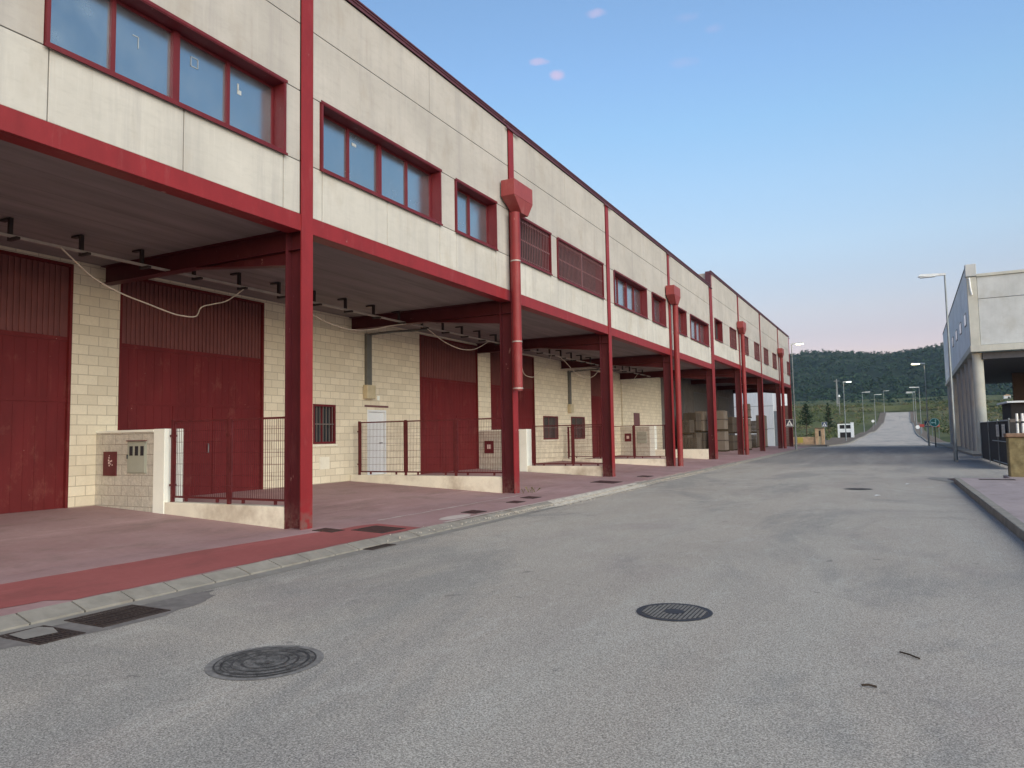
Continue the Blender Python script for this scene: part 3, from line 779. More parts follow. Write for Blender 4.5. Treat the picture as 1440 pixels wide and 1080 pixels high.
# back wall of the porch with openings; x = -5.45 (world -14.05)
XB = -5.4
def back_wall(B, segs, z_top, mat='block', zb=.0):
    mb = MB()
    for y0, y1, z0, z1 in segs: mb.box(XB-.2, XB, y0, y1, z0, z1)
    return B(mb, 'porch_wall', mat)
def cargo_door(B, y0, y1, zb, zt, dz=0):
    f = MB(); f.box(XB-.12, XB-.07, y0, y1, zb, zt)           # leaf
    z1, z2 = 2.44+dz, 3.62+dz
    d = B(f, 'cargo_door', 'door')
    f = MB(); f.box(XB-.07, XB-.066, y0+.05, y1-.05, z2+.05, zt-.06); y = y0+.08
    while y < y1-.12:
        f.box(XB-.066, XB-.04, y, y+.05, z2+.055, zt-.06); y += .105
    B(f, 'ribbed_panel', 'doortop', d)
    s = MB(); y = y0+.06
    while y < y1-.08: s.box(XB-.07, XB-.064, y, y+.010, zb+.1, z1-.06); s.box(XB-.07, XB-.064, y, y+.010, z1+.05, z2-.05); y += .20
    s.box(XB-.07, XB-.05, y0, y1, z1-.03, z1+.02); s.box(XB-.07, XB-.05, y0, y1, z2-.03, z2+.05)
    m = (y0+y1)/2; s.box(XB-.07, XB-.052, m-.62, m-.57, zb+.08, z1-.04); s.box(XB-.07, XB-.052, m+.45, m+.50, zb+.08, z1-.04)
    B(s, 'seam', 'door', d)
    e_ = MB(); e_.box(XB-.07, XB+.008, y0-.001, y0+.05, zb, zt); e_.box(XB-.07, XB+.008, y1-.05, y1+.001, zb, zt); e_.box(XB-.07, XB+.008, y0+.05, y1-.05, zt-.05, zt+.001); B(e_, 'door_frame', 'door', d)
    h = MB(); h.tube([(XB-.05, m+.30, 1.35+dz), (XB-.01, m+.30, 1.35+dz), (XB-.01, m+.30, 1.55+dz), (XB-.05, m+.30, 1.55+dz)], .012, 6); B(h, 'handle', 'galv', d)
    return d
def barred_window(B, y0, y1, z0, z1):
    f = MB()
    for (u, v, p, q) in ((y0, y0+.06, z0, z1), (y1-.06, y1, z0, z1), (y0+.06, y1-.06, z0, z0+.06), (y0+.06, y1-.06, z1-.06, z1)): f.box(XB-.14, XB+.02, u, v, p, q)
    f.box(XB-.12, XB-.09, (y0+y1)/2-.025, (y0+y1)/2+.025, z0+.06, z1-.06)
    W = B(f, 'window', 'red_win')
    B(MB().box(XB-.13, XB-.12, y0+.05, y1-.05, z0+.05, z1-.05), 'pane', 'glassdark', W)
    s = MB(); y = y0+.14
    while y < y1-.08: s.box(XB+.0, XB+.014, y-.007, y+.007, z0+.06, z1-.06); y += .125
    s.box(XB-.004, XB+.0, y0+.06, y1-.06, (z0+z1)/2-.012, (z0+z1)/2+.012); B(s, 'window_grille', 'sheetgrey', W)
    sl = MB(); sl.box(XB, XB+.03, y0-.06, y1+.06, z0-.07, z0-.01); B(sl, 'sill', 'plinth', W)
ZT = 5.2
doors = [(-.4, 1.0), (4.6, 8.46), (9.44, 13.33), (20.2, 24.1), (25.1, 29.1), (36.0, 39.0), (41.0, 41.0)]
wl = [(-6.4, -.4, 0, ZT)]
ops = [(-.4, 3.4, 0, 5.1), (4.6, 8.46, 0, 5.1), (9.44, 13.33, 0, 5.1), (15.1, 16.0, 1.48, 2.58), (17.42, 18.35, .50, 2.48), (20.2, 24.1, 0, 5.1),
       (25.1, 29.1, 0, 5.1), (29.95, 31.6, 1.42, 2.5), (33.2, 35.0, 1.40, 2.52), (36.0, 39.1, 0, 5.0)]
mbw = MB(); cur = -6.4
for (a, b, p, q) in ops:
    mbw.box(XB-.2, XB, cur, a, 0, ZT)
    if p > 0: mbw.box(XB-.2, XB, a, b, 0, p)
    mbw.box(XB-.2, XB, a, b, q, ZT); cur = b
mbw.box(XB-.2, XB, cur, 40.8, 0, ZT)
BN(mbw, 'porch_wall', 'block')
for (a, b, p, q) in ops:
    if p == 0: cargo_door(BN, a, b, .12, q)
for (a, b, p, q) in ops:
    if 1 < p: barred_window(BN, a, b, p, q)
# white side door
f = MB(); f.box(XB-.15, XB+.012, 17.421, 17.48, .50, 2.479); f.box(XB-.15, XB+.012, 18.29, 18.349, .50, 2.479); f.box(XB-.15, XB+.012, 17.48, 18.29, 2.42, 2.479); f.box(XB-.12, XB-.06, 17.48, 18.29, .5, 2.42)
f.box(XB-.06, XB-.05, 17.56, 18.21, 1.55, 2.3); f.box(XB-.06, XB-.05, 17.56, 18.21, .62, 1.45)
wd = BN(f, 'side_door', 'white', bevel=.004)
BN(MB().tube([(XB-.05, 18.14, 1.47), (XB+.02, 18.14, 1.47), (XB+.02, 18.0, 1.47)], .012, 6), 'handle', 'darksteel', wd)
f = MB(); f.box(XB, XB+.015, 17.3, 18.45, 2.56, 2.62); BN(f, 'door_canopy', 'bars', wd)
f = MB(); f.box(XB, XB+.012, 17.9, 18.02, 2.78, 2.92); f.box(XB+.012, XB+.016, 17.93, 17.99, 2.81, 2.89); BN(f, 'number_plate', 'plaster', wd)
# blind recess panel below the first window
f = MB(); f.box(XB, XB+.01, 15.35, 15.75, .78, 1.12); BN(f, 'vent_cover', 'plinth')
# tape left on the panes of the two nearest windows
def tape(pts, w_=.009):
    tp = MB()
    for (y0, z0), (y1, z1) in zip(pts, pts[1:]):
        tp.box(-.262, -.260, min(y0, y1)-w_/2, max(y0, y1)+w_/2, min(z0, z1)-w_/2, max(z0, z1)+w_/2)
    BN(tp, 'tape_mark', 'tape')
tape([(6.08, 7.13), (6.16, 7.13), (6.16, 6.98)]); tape([(7.0, 7.26), (7.0, 7.12), (7.12, 7.12), (7.12, 7.26), (7.0, 7.26)]); tape([(7.88, 7.22), (7.86, 7.12), (7.93, 7.06)], .009)
tape([(9.58, 7.15), (9.66, 7.15), (9.66, 7.02)], .01); tape([(10.6, 7.2), (10.72, 7.25)], .01)

# ---- far, taller block, turned a little towards the street
COLS2 = [0.10, 7.85, 16.3, 25.6, 32.8]
WIN2 = [(.75, 2.72, 'part'), (4.96, 6.87, 'shut'), (9.3, 11.1, 'shut'), (13.6, 15.6, 'shut'), (17.8, 19.8, 'shut'), (22.2, 24.2, 'shut'), (26.6, 28.2, 'shut'), (31.0, 32.55, 'shut')]
far, BF = warehouse('taller far warehouse block, stepped up behind the near one, with small shuttered windows', (-8.6, 41.0), .0095, COLS2,
                    [(7.85, 'long'), (25.6, 'long')], WIN2, .6, 33.0, 0.0, 10.72)
f = MB(); f.box(-.25, .03, -.13, -.02, 9.80, 10.66); BF(f, 'step_flashing', 'red_flash')
f = MB(); f.box(XB-.2, XB, .0, 8.0, 0, ZT+.6); BF(f, 'porch_wall', 'block')
f = MB(); f.box(XB-.2, XB, 8.0, 33.0, 0, ZT+.6); BF(f, 'porch_wall', 'greyblock')
f = MB(); f.box(XB+.0, XB+.03, 2.0, 3.1, .1, 2.9); BF(f, 'side_door', 'bars')
for (a, b) in ((9.5, 14), (17, 22), (26, 30.5)):
    f = MB(); f.box(XB+.002, XB+.02, a, b, .1, 4.9)
    y = a+.1
    while y < b-.1: f.box(XB+.02, XB+.05, y, y+.12, .1, 4.8); y += .24
    BF(f, 'cargo_door', 'greydoor')

# ================================================================== DIVIDERS, GATES
def divider_meter(Y, up, label, labelf, gate=True, hyd=True, kind='louvre'):
    root = thing('divider_wall', label, 'wall', (-12, Y, .1))
    f = MB(); f.box(-14.0, -12.26, Y, Y+.36, .1, 1.80+up); f.build('masonry', 'rockblock', root)
    f = MB(); f.box(-14.0, -12.26, Y-.02, Y+.38, 1.802+up, 1.85+up); f.build('coping', 'plaster', root, bevel=.006)
    f = MB(); f.box(-12.258, -11.95, Y-.015, Y+.40, .1, 1.855+up); f.build('pillar', 'plaster', root, bevel=.006)
    f = MB(); f.box(-11.948, -8.97, Y, Y+.20, .05, .50+up); f.build('plinth', 'plinth', root, bevel=.008)
    h = MB(); h.box(-13.74, -13.34, Y-.025, Y-.001, .97+up, 1.44+up)
    hb = h.build('hydrant_box', 'hydr', root, bevel=.004)
    g_ = MB()   # worn pictogram of a hose and reel
    if kind == 'louvre':
        for (u, z, s_) in [(a_+.24, b_, c_) for a_, b_, c_ in ((-13.79, 1.32, .03), (-13.80, 1.27, .035), (-13.79, 1.22, .04), (-13.75, 1.25, .03), (-13.71, 1.26, .03), (-13.78, 1.17, .03), (-13.74, 1.20, .022), (-13.69, 1.18, .025), (-13.78, 1.36, .018))]:
            g_.box(u-s_/2, u+s_/2, Y-.03, Y-.027, z-s_/2+up, z+s_/2+up)
    else: g_.box(-13.62, -13.46, Y-.03, Y-.027, 1.14+up, 1.30+up)
    g_.build('pictogram', 'picto', hb)
    m = MB()
    x0, x1, z0, z1 = (-13.02, -12.46, 1.02+up, 1.63+up) if kind == 'louvre' else (-12.85, -12.30, .85+up, 1.7+up) if kind == 'tall' else (-13.0, -12.42, .85+up, 1.52+up)
    m.box(x0, x1, Y-.012, Y-.001, z0, z1); m.box(x0+.06, x1-.02, Y-.03, Y-.013, z0+.02, z1-.05)
    mc = m.build('meter_cabinet', 'cab', root, bevel=.004)
    if kind == 'louvre':
        w_ = MB(); L = (x1-x0-.08)/3
        for k in range(3): w_.box(x0+.09+k*L, x0+.09+k*L+L*.6, Y-.034, Y-.031, z1-.27, z1-.09)
        w_.build('inspection_window', 'glassdark', mc)
        w_ = MB(); w_.box(x0, x1, Y-.05, Y-.001, z1+.004, z1+.022); w_.build('drip_edge', 'bars', mc)
        w_ = MB(); w_.tube([(x0+.02, Y-.03, z0+.28), (x0+.02, Y-.03, z0+.36)], .012, 6); w_.build('latch', 'darksteel', mc)
    else:
        w_ = MB(); 
        for k in (1, 2): w_.box(x0+.07, x1-.03, Y-.034, Y-.031, z0+(z1-z0)*k/3-.006, z0+(z1-z0)*k/3+.006)
        w_.build('seam', 'bars', mc)
    return root

def gate(Y, xs, zb, zt, label, group='mesh fences on the dividers'):
    root = thing('mesh_fence', label, 'fence', (sum(xs)/len(xs), Y, zb), group)
    n = len(xs)-1
    for i in range(n):
        a, b = xs[i]+.03, xs[i+1]-.03
        f = MB()
        for (u, v, p, q) in ((a, a+.035, zb+.04, zt), (b-.035, b, zb+.04, zt), (a+.035, b-.035, zb+.04, zb+.075), (a+.035, b-.035, zt-.035, zt)):
            f.box(u, v, Y-.017, Y+.017, p, q)
        fr = f.build('fence_frame', 'fence', root)
        w_ = MB(); x = a+.085
        while x < b-.05: w_.box(x-.0028, x+.0028, Y-.0028, Y+.0028, zb+.075, zt-.035); x += .05
        z = zb+.26
        while z < zt-.1: w_.box(a+.035, b-.035, Y-.007, Y-.0029, z-.0028, z+.0028); z += .2
        w_.build('wire_mesh', 'fence', fr)
    for i, x in enumerate(xs):
        f = MB(); f.box(x-.028, x+.028, Y-.028, Y+.028, zb-.04, zt+.02)
        if 0 < i < n or i == 0: f.box(x-.05, x+.05, Y-.04, Y+.04, zb+.25, zb+.29); f.box(x-.05, x+.05, Y-.04, Y+.04, zt-.30, zt-.26)
        f.build('fence_post', 'fence', root)
    for i in range(n):
        for t in (.25, .8):
            x = xs[i]+(xs[i+1]-xs[i])*t
            f = MB(); f.box(x-.02, x+.02, Y-.02, Y+.02, zb-.02, zb+.04); f.build('foot', 'fence', root)
    return root

divider_meter(9.0, 0, 'split-face block divider with three-window meter box, left of the nearest column', '')
gate(9.09, [-11.84, -10.36, -8.98], .54, 2.0, 'dark red wire mesh fence between the nearest meter wall and the nearest column')
root = thing('divider_wall', 'low cream plinth wall below the mesh fence in front of the white door', 'wall', (-11.5, 16.62, .1))
f = MB(); f.box(-13.98, -8.97, 16.62, 16.82, .05, .56); f.build('plinth', 'plinth', root, bevel=.008)
gate(16.72, [-13.72, -12.08, -10.43, -8.96], .60, 2.09, 'dark red wire mesh fence in three panels in front of the white door')
divider_meter(24.1, 0, 'split-face block divider with tall grey meter box, second one along the street', '', kind='tall')
gate(24.2, [-11.7, -10.15, -8.98], .52, 1.97, 'dark red wire mesh fence below the ground-floor windows, past the cut-off pipe')
root = thing('divider_wall', 'low cream plinth wall below the fourth mesh fence along the street', 'wall', (-11.5, 32.1, .1))
f = MB(); f.box(-13.98, -8.97, 32.05, 32.25, .05, .47); f.build('plinth', 'plinth', root, bevel=.008)
gate(32.15, [-13.72, -12.1, -10.45, -8.96], .52, 1.99, 'dark red wire mesh fence farthest along, in front of the third meter wall')
divider_meter(40.55, .2, 'farthest split-face block divider with wide blue-grey meter box', '', kind='wide')
root = thing('divider_wall', 'short plinth at the leftmost edge of the forecourt, outside the last lit porch', 'wall', (-11.5, 1.3, .1))
f = MB(); f.box(-13.98, -8.97, 1.3, 1.5, .05, .56); f.build('plinth', 'plinth', root, bevel=.008)

# ================================================================== CABLE TRAY, CABLES, DUCTS
root = thing('cable_tray', 'long thin cable tray on hooked hangers under the porch ceiling', 'cable tray', (-12.05, 17, 5))
f = MB(); f.box(-12.085, -12.035, -6, 40.4, 4.842, 4.885); f.build('tray', 'tray', root)
hg = MB(); y = -5.9+.05
y = -5.0
def hanger_mb(y):
    h = MB(); h.box(-12.16, -12.10, y-.028, y+.028, 4.80, 5.17); h.box(-12.36, -12.16, y-.04, y+.04, 5.14, 5.17); h.box(-12.099, -11.9, y-.03, y+.03, 4.80, 4.84)
    return h
h0 = hanger_mb(-5.0).build('hanger', 'hanger', root)
for k in range(1, 40):
    c = h0.copy(); COL.objects.link(c); c.parent = root; c.location = (0, 1.132*k, 0)
CAB = [([(7.03, 4.84), (7.33, 4.62), (7.64, 4.42), (8.13, 4.25), (8.66, 4.14), (9.11, 4.05), (9.35, 4.03), (9.67, 4.06), (9.8, 4.26), (10.09, 4.37), (10.44, 4.5), (10.9, 4.84)], 'pale kinked cable sagging in front of the second red door from the left'),
       ([(12.2, 4.84), (12.94, 4.55), (13.55, 4.42), (14.21, 4.37), (14.76, 4.41), (15.35, 4.52), (15.98, 4.68), (16.81, 4.85)], 'pale cable sagging just right of the nearest column'),
       ([(17.6, 4.85), (17.96, 4.74), (18.54, 4.55), (19.27, 4.42), (19.92, 4.4), (20.6, 4.51), (21.47, 4.85)], 'pale cable sagging left of the cut-off downpipe in front of a red door'),
       ([(23.3, 4.84), (23.87, 4.2), (24.03, 3.95), (24.32, 3.84), (24.88, 3.84), (25.26, 4.01), (25.72, 4.21), (26.27, 4.48), (26.6, 4.85)], 'pale bent cable sagging just right of the cut-off downpipe'),
       ([(27.3, 4.85), (28.0, 4.68), (28.99, 4.32), (29.96, 4.17), (30.74, 4.19), (31.37, 4.33), (32.04, 4.67), (32.3, 4.85)], 'pale cable sagging above the ground-floor windows'),
       ([(33.5, 4.85), (34.22, 4.55), (34.95, 4.31), (35.83, 4.22), (36.77, 4.34), (37.4, 4.61), (37.9, 4.85)], 'pale cable sagging farthest along the porch, before the fourth column')]
def smooth(P, n=5):
    out_ = []
    for i in range(len(P)-1):
        p0, p1, p2, p3 = P[max(i-1, 0)], P[i], P[i+1], P[min(i+2, len(P)-1)]
        for k in range(n):
            t = k/n
            out_.append(tuple(.5*((2*b)+(-a+c)*t+(2*a-5*b+4*c-d)*t*t+(-a+3*b-3*c+d)*t**3) for a, b, c, d in zip(p0, p1, p2, p3)))
    return out_+[P[-1]]
for pts, lab in CAB:
    P = smooth([(-12.0, y, z) for y, z in pts])
    tag(MB().tube(P, .013, 6).build('cable', 'cable'), lab, 'cable', 'loose cables under the porch')
for (y, a, b, lab) in ((17.42, 3.22, 4.78, 'grey wall duct with cream junction box above the white door'), (33.0, 3.12, 4.75, 'grey wall duct with cream junction box between two ground-floor windows')):
    root = thing('wall_duct', lab, 'duct', (-13.97, y, a))
    f = MB(); f.box(-13.995, -13.90, y-.12, y+.12, a, b); f.build('duct', 'duct', root, bevel=.005)
    f = MB(); f.box(-13.995, -13.82, y-.2, y+.2, a-.42, a-.005); f.build('junction_box', 'creambox', root, bevel=.01)
    f = MB(); f.tube([(-13.9, y, b-.02), (-13.2, y+.2, b+.03), (-12.1, y+.6, b+.05)], .035, 8); f.build('conduit', 'duct', root)

# ================================================================== COVERS AND THINGS ON THE GROUND
def manhole(cx, cy, r, label, style=0):
    root = thing('manhole_cover', label, 'manhole cover', (cx, cy, 0))
    f = MB(); f.disc(cx, cy, .006, r, 40, 0, r*.88); f.disc(cx, cy, .004, r*1.14, 40, 1, r*1.001) if style else None
    f.build('ring', ['iron', 'tarring'] if style == 0 else ['wornlid', 'tarring'], root)
    f = MB(); f.disc(cx, cy, .005, r*.875, 40, 1)
    if style:
        for q in (.80, .62, .44): f.disc(cx, cy, .0075, r*q, 40, 0, r*(q-.07))
        for q, a_ in ((.985, .012), (.86, .02), (.66, .02), (.47, .02)): f.disc(cx, cy, .0085, r*q, 48, 3, r*q-a_*.8)
        f.disc(cx, cy, .009, r*.2, 20, 0)
    else:
        n = 9; s_ = r*2/(n*1.0)*.42
        for i in range(-9, 10):
            for j in range(-9, 10):
                x, y = i*r/9.3, j*r/9.3
                if r*.30 < math.hypot(x, y) < r*.82: f.box(cx+x-s_*.32, cx+x+s_*.32, cy+y-s_*.32, cy+y+s_*.32, .0055, .011, 2)
        f.disc(cx, cy, .010, r*.27, 20, 0)
    f.build('lid', ['iron', 'lid_gap', 'lid_stud'] if style == 0 else ['wornlid', 'wornlid', 'lid_stud', 'ironworn'], root)
manhole(-4.10, 3.94, .36, 'worn round manhole cover with concentric rings in the near left of the road', 1)
manhole(-1.80, 6.54, .335, 'round studded manhole cover in the middle of the road', 0)
manhole(-.86, 21.9, .33, 'small round manhole cover far along the road, near two scraps of paper', 1)
def grate(x0, x1, y0, y1, z, label, cat='drain grate', m='grate', bars='Y', name='drain_grate'):
    root = thing(name, label, cat, ((x0+x1)/2, (y0+y1)/2, z))
    f = MB()
    for (u, v, p, q) in ((x0, x1, y0, y0+.025), (x0, x1, y1-.025, y1), (x0, x0+.025, y0+.025, y1-.025), (x1-.025, x1, y0+.025, y1-.025)): f.box(u, v, p, q, z+.001, z+.010)
    f.build('frame', m, root)
    f = MB(); f.add([(x0+.02, y0+.02, z+.0035), (x1-.02, y0+.02, z+.0035), (x1-.02, y1-.02, z+.0035), (x0+.02, y1-.02, z+.0035)], [(0, 1, 2, 3)], 1)
    y = y0+.045
    while y < y1-.03:
        f.box(x0+.025, x1-.025, y, y+.022, z+.0036, z+.009); y += .04
    x = x0+.10
    while x < x1-.05: f.box(x, x+.02, y0+.025, y1-.025, z+.0091, z+.0105); x += .14
    f.build('bars', [m, 'grate_hole'], root)
grate(2.15, 3.0, 24.3, 24.62, .139, 'dark drain slot across the pink right-hand pavement, before the stone wall')
def cover(x0, x1, y0, y1, z, label):
    root = thing('hatch_cover', label, 'hatch cover', ((x0+x1)/2, (y0+y1)/2, z), 'flat iron covers in the red pavement')
    z = pz((x0+x1)/2)-.004; f = MB(); f.hexa([(x0, y0, pz(x0)-.01), (x1, y0, pz(x1)-.01), (x1, y1, pz(x1)-.01), (x0, y1, pz(x0)-.01), (x0, y0, pz(x0)+.007), (x1, y0, pz(x1)+.007), (x1, y1, pz(x1)+.007), (x0, y1, pz(x0)+.007)]); f.build('plate', 'hatch', root)
    f = MB()
    for (u, v, p, q) in ((x0-.03, x1+.03, y0-.03, y0), (x0-.03, x1+.03, y1, y1+.03), (x0-.03, x0, y0, y1), (x1, x1+.03, y0, y1)): f.hexa([(u, p, pz(u)-.01), (v, p, pz(v)-.01), (v, q, pz(v)-.01), (u, q, pz(u)-.01), (u, p, pz(u)+.009), (v, p, pz(v)+.009), (v, q, pz(v)+.009), (u, q, pz(u)+.009)])
    f.build('rim', 'grate', root)
grate(-6.73, -6.16, 4.06, 4.73, 0, 'larger dark drain grate in the gutter at the left, right of its neighbour')
grate(-6.72, -6.12, 3.50, 3.88, 0, 'drain grate partly covered by dirt at the far left edge of the road')
grate(-6.97, -6.68, 8.42, 8.98, 0.004, 'small drain grate at the kerb in front of the nearest column')
f = MB(); f.add([(-6.66, 3.56, .0125), (-6.38, 3.53, .0125), (-6.34, 3.78, .0125), (-6.55, 3.86, .0125), (-6.69, 3.82, .0125)], [(0, 1, 2, 3, 4)]); stuff('silt', f, 'gutter', 'grey silt lying on the leftmost drain grate')
f = MB(); N = 30
f.add([(-6.45+.40*math.cos(a*2*math.pi/N)*(1+.2*noise.noise(Vector((a*.7, 0, 0)))), 4.3+1.15*math.sin(a*2*math.pi/N)*(1+.3*noise.noise(Vector((a*.5, 5, 0)))), .0025) for a in range(N)], [tuple(range(N))])
struct('road_repair', f, 'darkrepair')
cover(-8.36, -8.0, 9.06, 9.32, .138, 'small flat iron cover beside the foot of the nearest column')
cover(-7.86, -7.28, 9.42, 10.0, .138, 'largest flat iron cover, square, in the red pavement right of the nearest column')
cover(-7.62, -7.34, 12.45, 12.85, .138, 'flat iron cover next to the pale cement patch')
cover(-7.95, -7.65, 15.7, 16.1, .138, 'small flat iron cover before the column with the cut-off downpipe')
cover(-7.75, -7.52, 14.6, 14.95, .138, 'smaller of two covers between the cement patch and the cut-off downpipe')
cover(-8.3, -7.6, 21.2, 22.0, .138, 'dark flat iron cover in front of the third column')
cover(-7.9, -7.55, 24.6, 25.2, .138, 'flat iron cover just past the third column')
f = MB(); N = 24
f.add([(-7.36+.17*math.cos(a*2*math.pi/N)*(1+.25*noise.noise(Vector((a*.9, 2, 0)))), 11.75+.5*math.sin(a*2*math.pi/N), pz(-7.36+.17*math.cos(a*2*math.pi/N)*1.1)+.004) for a in range(N)], [tuple(range(N))])
struct('cement_patch', f, 'chalkpatch')
# grit along the broken kerb
gr = MB(); rnd = random.Random(5)
for _ in range(5200):
    y = rnd.choice([rnd.gauss(17.3, 1.7), rnd.gauss(14.2, 1.2), rnd.gauss(19.6, 1.4), rnd.uniform(9, 40), rnd.gauss(26, 2)])
    wdt = .05 if y < 15.2 else .13
    x = -6.93+rnd.gauss(0, wdt)+(.06 if 15 < y < 22 else -.06)
    s_ = rnd.uniform(.004, .015); z = .008 if x > -6.86 else (.05 if x > -7.08 else pz(x)+.003)
    a = rnd.random()*3
    c_, q_ = math.cos(a)*s_, math.sin(a)*s_
    gr.hexa([(x-c_, y-q_, z-.02), (x+q_, y-c_, z-.02), (x+c_, y+q_, z-.02), (x-q_, y+c_, z-.02), (x-c_*.6, y-q_*.6, z+s_*.5), (x+q_*.6, y-c_*.6, z+s_*.6), (x+c_*.6, y+q_*.6, z+s_*.4), (x-q_*.6, y+c_*.6, z+s_*.5)])
stuff('grit', gr, 'rubble', 'pale grit and broken concrete scattered along the left kerb')
f = MB(); N = 60; vs = []
for i in range(N+1):
    y = 11+(23-11)*i/N; e0 = .05*noise.noise(Vector((y*2, 1, 0))); e1 = .13*noise.noise(Vector((y*1.3, 9, 0)))
    vs += [(-7.17+e0, y, pz(-7.17+e0)+.004), (-7.07, y, .094)]
f.add(vs, [(2*i, 2*i+1, 2*i+3, 2*i+2) for i in range(N)]); struct('worn_kerb_edge', f, 'chalkpatch')
f = MB(); N = 70; vs = []
for i in range(N+1):
    y = 14.4+(22.6-14.4)*i/N; t = min(1, i/8, (N-i)/8)
    e0 = .05*noise.noise(Vector((y*1.7, 3, 0))); e1 = .12*noise.noise(Vector((y*1.1, 6, 0)))
    vs += [(-7.082, y, .09*t+.004), (-6.98+e0, y, .055*t+.006), (-6.80+e1*t+.05*t, y, .005)]
f.add(vs, [(3*i+k, 3*i+k+1, 3*i+k+4, 3*i+k+3) for i in range(N) for k in (0, 1)], 0, True); struct('grit_bed', f, 'rubblebed')
f = MB(); N = 60; vs = []
for i in range(N+1):
    y = 10.6+(16.4-10.6)*i/N; e0 = .05*noise.noise(Vector((y*1.3, 13, 0))); w_ = .012+.035*abs(noise.noise(Vector((y*2.1, 16, 0))))
    vs += [(-8.28+e0-w_, y, pz(-8.28+e0-w_)+.004), (-8.28+e0+w_, y, pz(-8.28+e0+w_)+.004)]
f.add(vs, [(2*i, 2*i+1, 2*i+3, 2*i+2) for i in range(N)]); struct('worn_joint', f, 'chalkpatch')
tag(MB().tube([(-.02, 5.98, .012), (.04, 5.93, .014), (.10, 5.87, .010)], .006, 6).build('twig', 'stick'), 'longer thin dark twig lying on the road at lower right', 'twig')
tag(MB().tube([(-.24, 5.12, .012), (-.20, 5.125, .018), (-.155, 5.131, .01)], .007, 6).build('twig', 'stick'), 'short dark twig lying on the road nearest the bottom', 'twig')
def scrap(x, y, s_, lab):
    f = MB(); f.add([(x-s_, y-s_*.5, .012), (x+s_, y-s_*.7, .03), (x+s_*.9, y+s_*.8, .012), (x-s_*.4, y+s_, .035)], [(0, 1, 3), (1, 2, 3)]); f.prism([(x-s_, y-s_*.5, .010), (x+s_, y-s_*.7, .028), (x-s_*.4, y+s_, .033)], (0, 0, -.002))
    tag(f.build('paper_scrap', 'litter'), lab, 'litter')
scrap(-.36, 19.7, .07, 'white scrap of paper lying on the road past the small manhole, nearer one'); scrap(.35, 24.0, .05, 'white scrap of paper on the road, farther one')
# weeds at the foot of the column with the cut-off pipe
wd_ = MB(); rnd = random.Random(3)
for _ in range(12):
    x, y = -8.35+rnd.gauss(0, .07), 16.95+rnd.gauss(0, .12); dx, dy = rnd.gauss(0, .06), rnd.gauss(0, .06); h = rnd.uniform(.06, .16)
    wd_.add([(x-.006, y, .14), (x+.006, y, .14), (x+dx+.003, y+dy, .14+h), (x+dx*1.4, y+dy*1.4, .14+h*.9)], [(0, 1, 2, 3)])
tag(wd_.build('weed', 'leafdry'), 'dry weed tuft at the foot of the column with the cut-off pipe', 'weed')

# ================================================================== STONE STORAGE IN THE FAR PORCHES
def pallet(mb, x0, x1, y0, y1, z):
    for y in (y0, (y0+y1)/2-.05, y1-.1): mb.box(x0, x1, y, y+.1, z, z+.1)
    n = 6; s_ = (x1-x0)/n
    for k in range(n): mb.box(x0+k*s_+.01, x0+(k+1)*s_-.02, y0, y1, z+.101, z+.125)
def slab_bundle(x0, x1, y0, y1, z, h, label, dark=False, along='Y'):
    root = thing('slab_stack', label, 'stone stack', ((x0+x1)/2, (y0+y1)/2, z), 'stone slabs stored on pallets in the far porches')
    f = MB(); pallet(f, x0, x1, y0, y1, z); f.build('pallet', 'wood', root)
    f = MB(); L = (y1-y0) if along == 'Y' else (x1-x0); n = max(2, int(L/.11)); rnd = random.Random(int(y0*10))
    for k in range(n):
        a = k*L/n; hh = h-.13-rnd.uniform(0, .06)
        if along == 'Y': f.box(x0+.05+rnd.uniform(0, .03), x1-.05-rnd.uniform(0, .03), y0+a+.004, y0+a+L/n-.006, z+.127, z+.127+hh)
        else: f.box(x0+a+.004, x0+a+L/n-.006, y0+.05+rnd.uniform(0, .03), y1-.05, z+.127, z+.127+hh)
    f.build('slabs', 'slab_dark' if dark else 'slab', root, bevel=.006)
    f = MB(); zz = z+h*.55
    f.box(x0-.004, x1+.004, y0-.006, y0-.001, zz, zz+.04); f.box(x1+.0045, x1+.008, y0, y1, zz, zz+.04); f.build('strap', 'hanger', root)
def brick_pallet(x0, x1, y0, y1, z, h, label, m='slab_dark'):
    root = thing('stone_pallet', label, 'stone stack', ((x0+x1)/2, (y0+y1)/2, z), 'small stones stacked on pallets in the far porches')
    f = MB(); pallet(f, x0, x1, y0, y1, z); f.build('pallet', 'wood', root)
    f = MB(); rnd = random.Random(int(x0*7+y0)); zz = z+.127; 
    while zz < z+h-.1:
        n = 5; L = (x1-x0)/n
        for k in range(n): f.box(x0+k*L+.01, x0+(k+1)*L-.01, y0+rnd.uniform(0, .04), y1-rnd.uniform(0, .04), zz, zz+.11)
        n2 = 7; zz += .125
    f.build('stones', m, root)
slab_bundle(-13.0, -12.3, 49.6, 51.2, .3, 1.2, 'dark slab bundle on the lower level left in the fourth open porch', True)
slab_bundle(-13.1, -12.2, 51.5, 53.4, .3, 1.35, 'dark slab bundle, lower middle of the first storage porch', True, 'X')
slab_bundle(-13.1, -12.2, 53.7, 55.6, .3, 1.3, 'dark slab bundle, lower right of the first storage porch', True, 'X')
brick_pallet(-13.1, -12.2, 49.7, 51.1, 1.52, 1.0, 'dark small-stone pallet resting on the leftmost lower slab bundle')
slab_bundle(-13.1, -12.2, 51.6, 53.3, 1.67, 1.4, 'brown slab bundle resting on the middle lower bundle', True, 'X')
slab_bundle(-12.9, -12.2, 54.0, 55.4, 1.62, 1.6, 'pale slab bundle resting on the right lower bundle, by the step column')
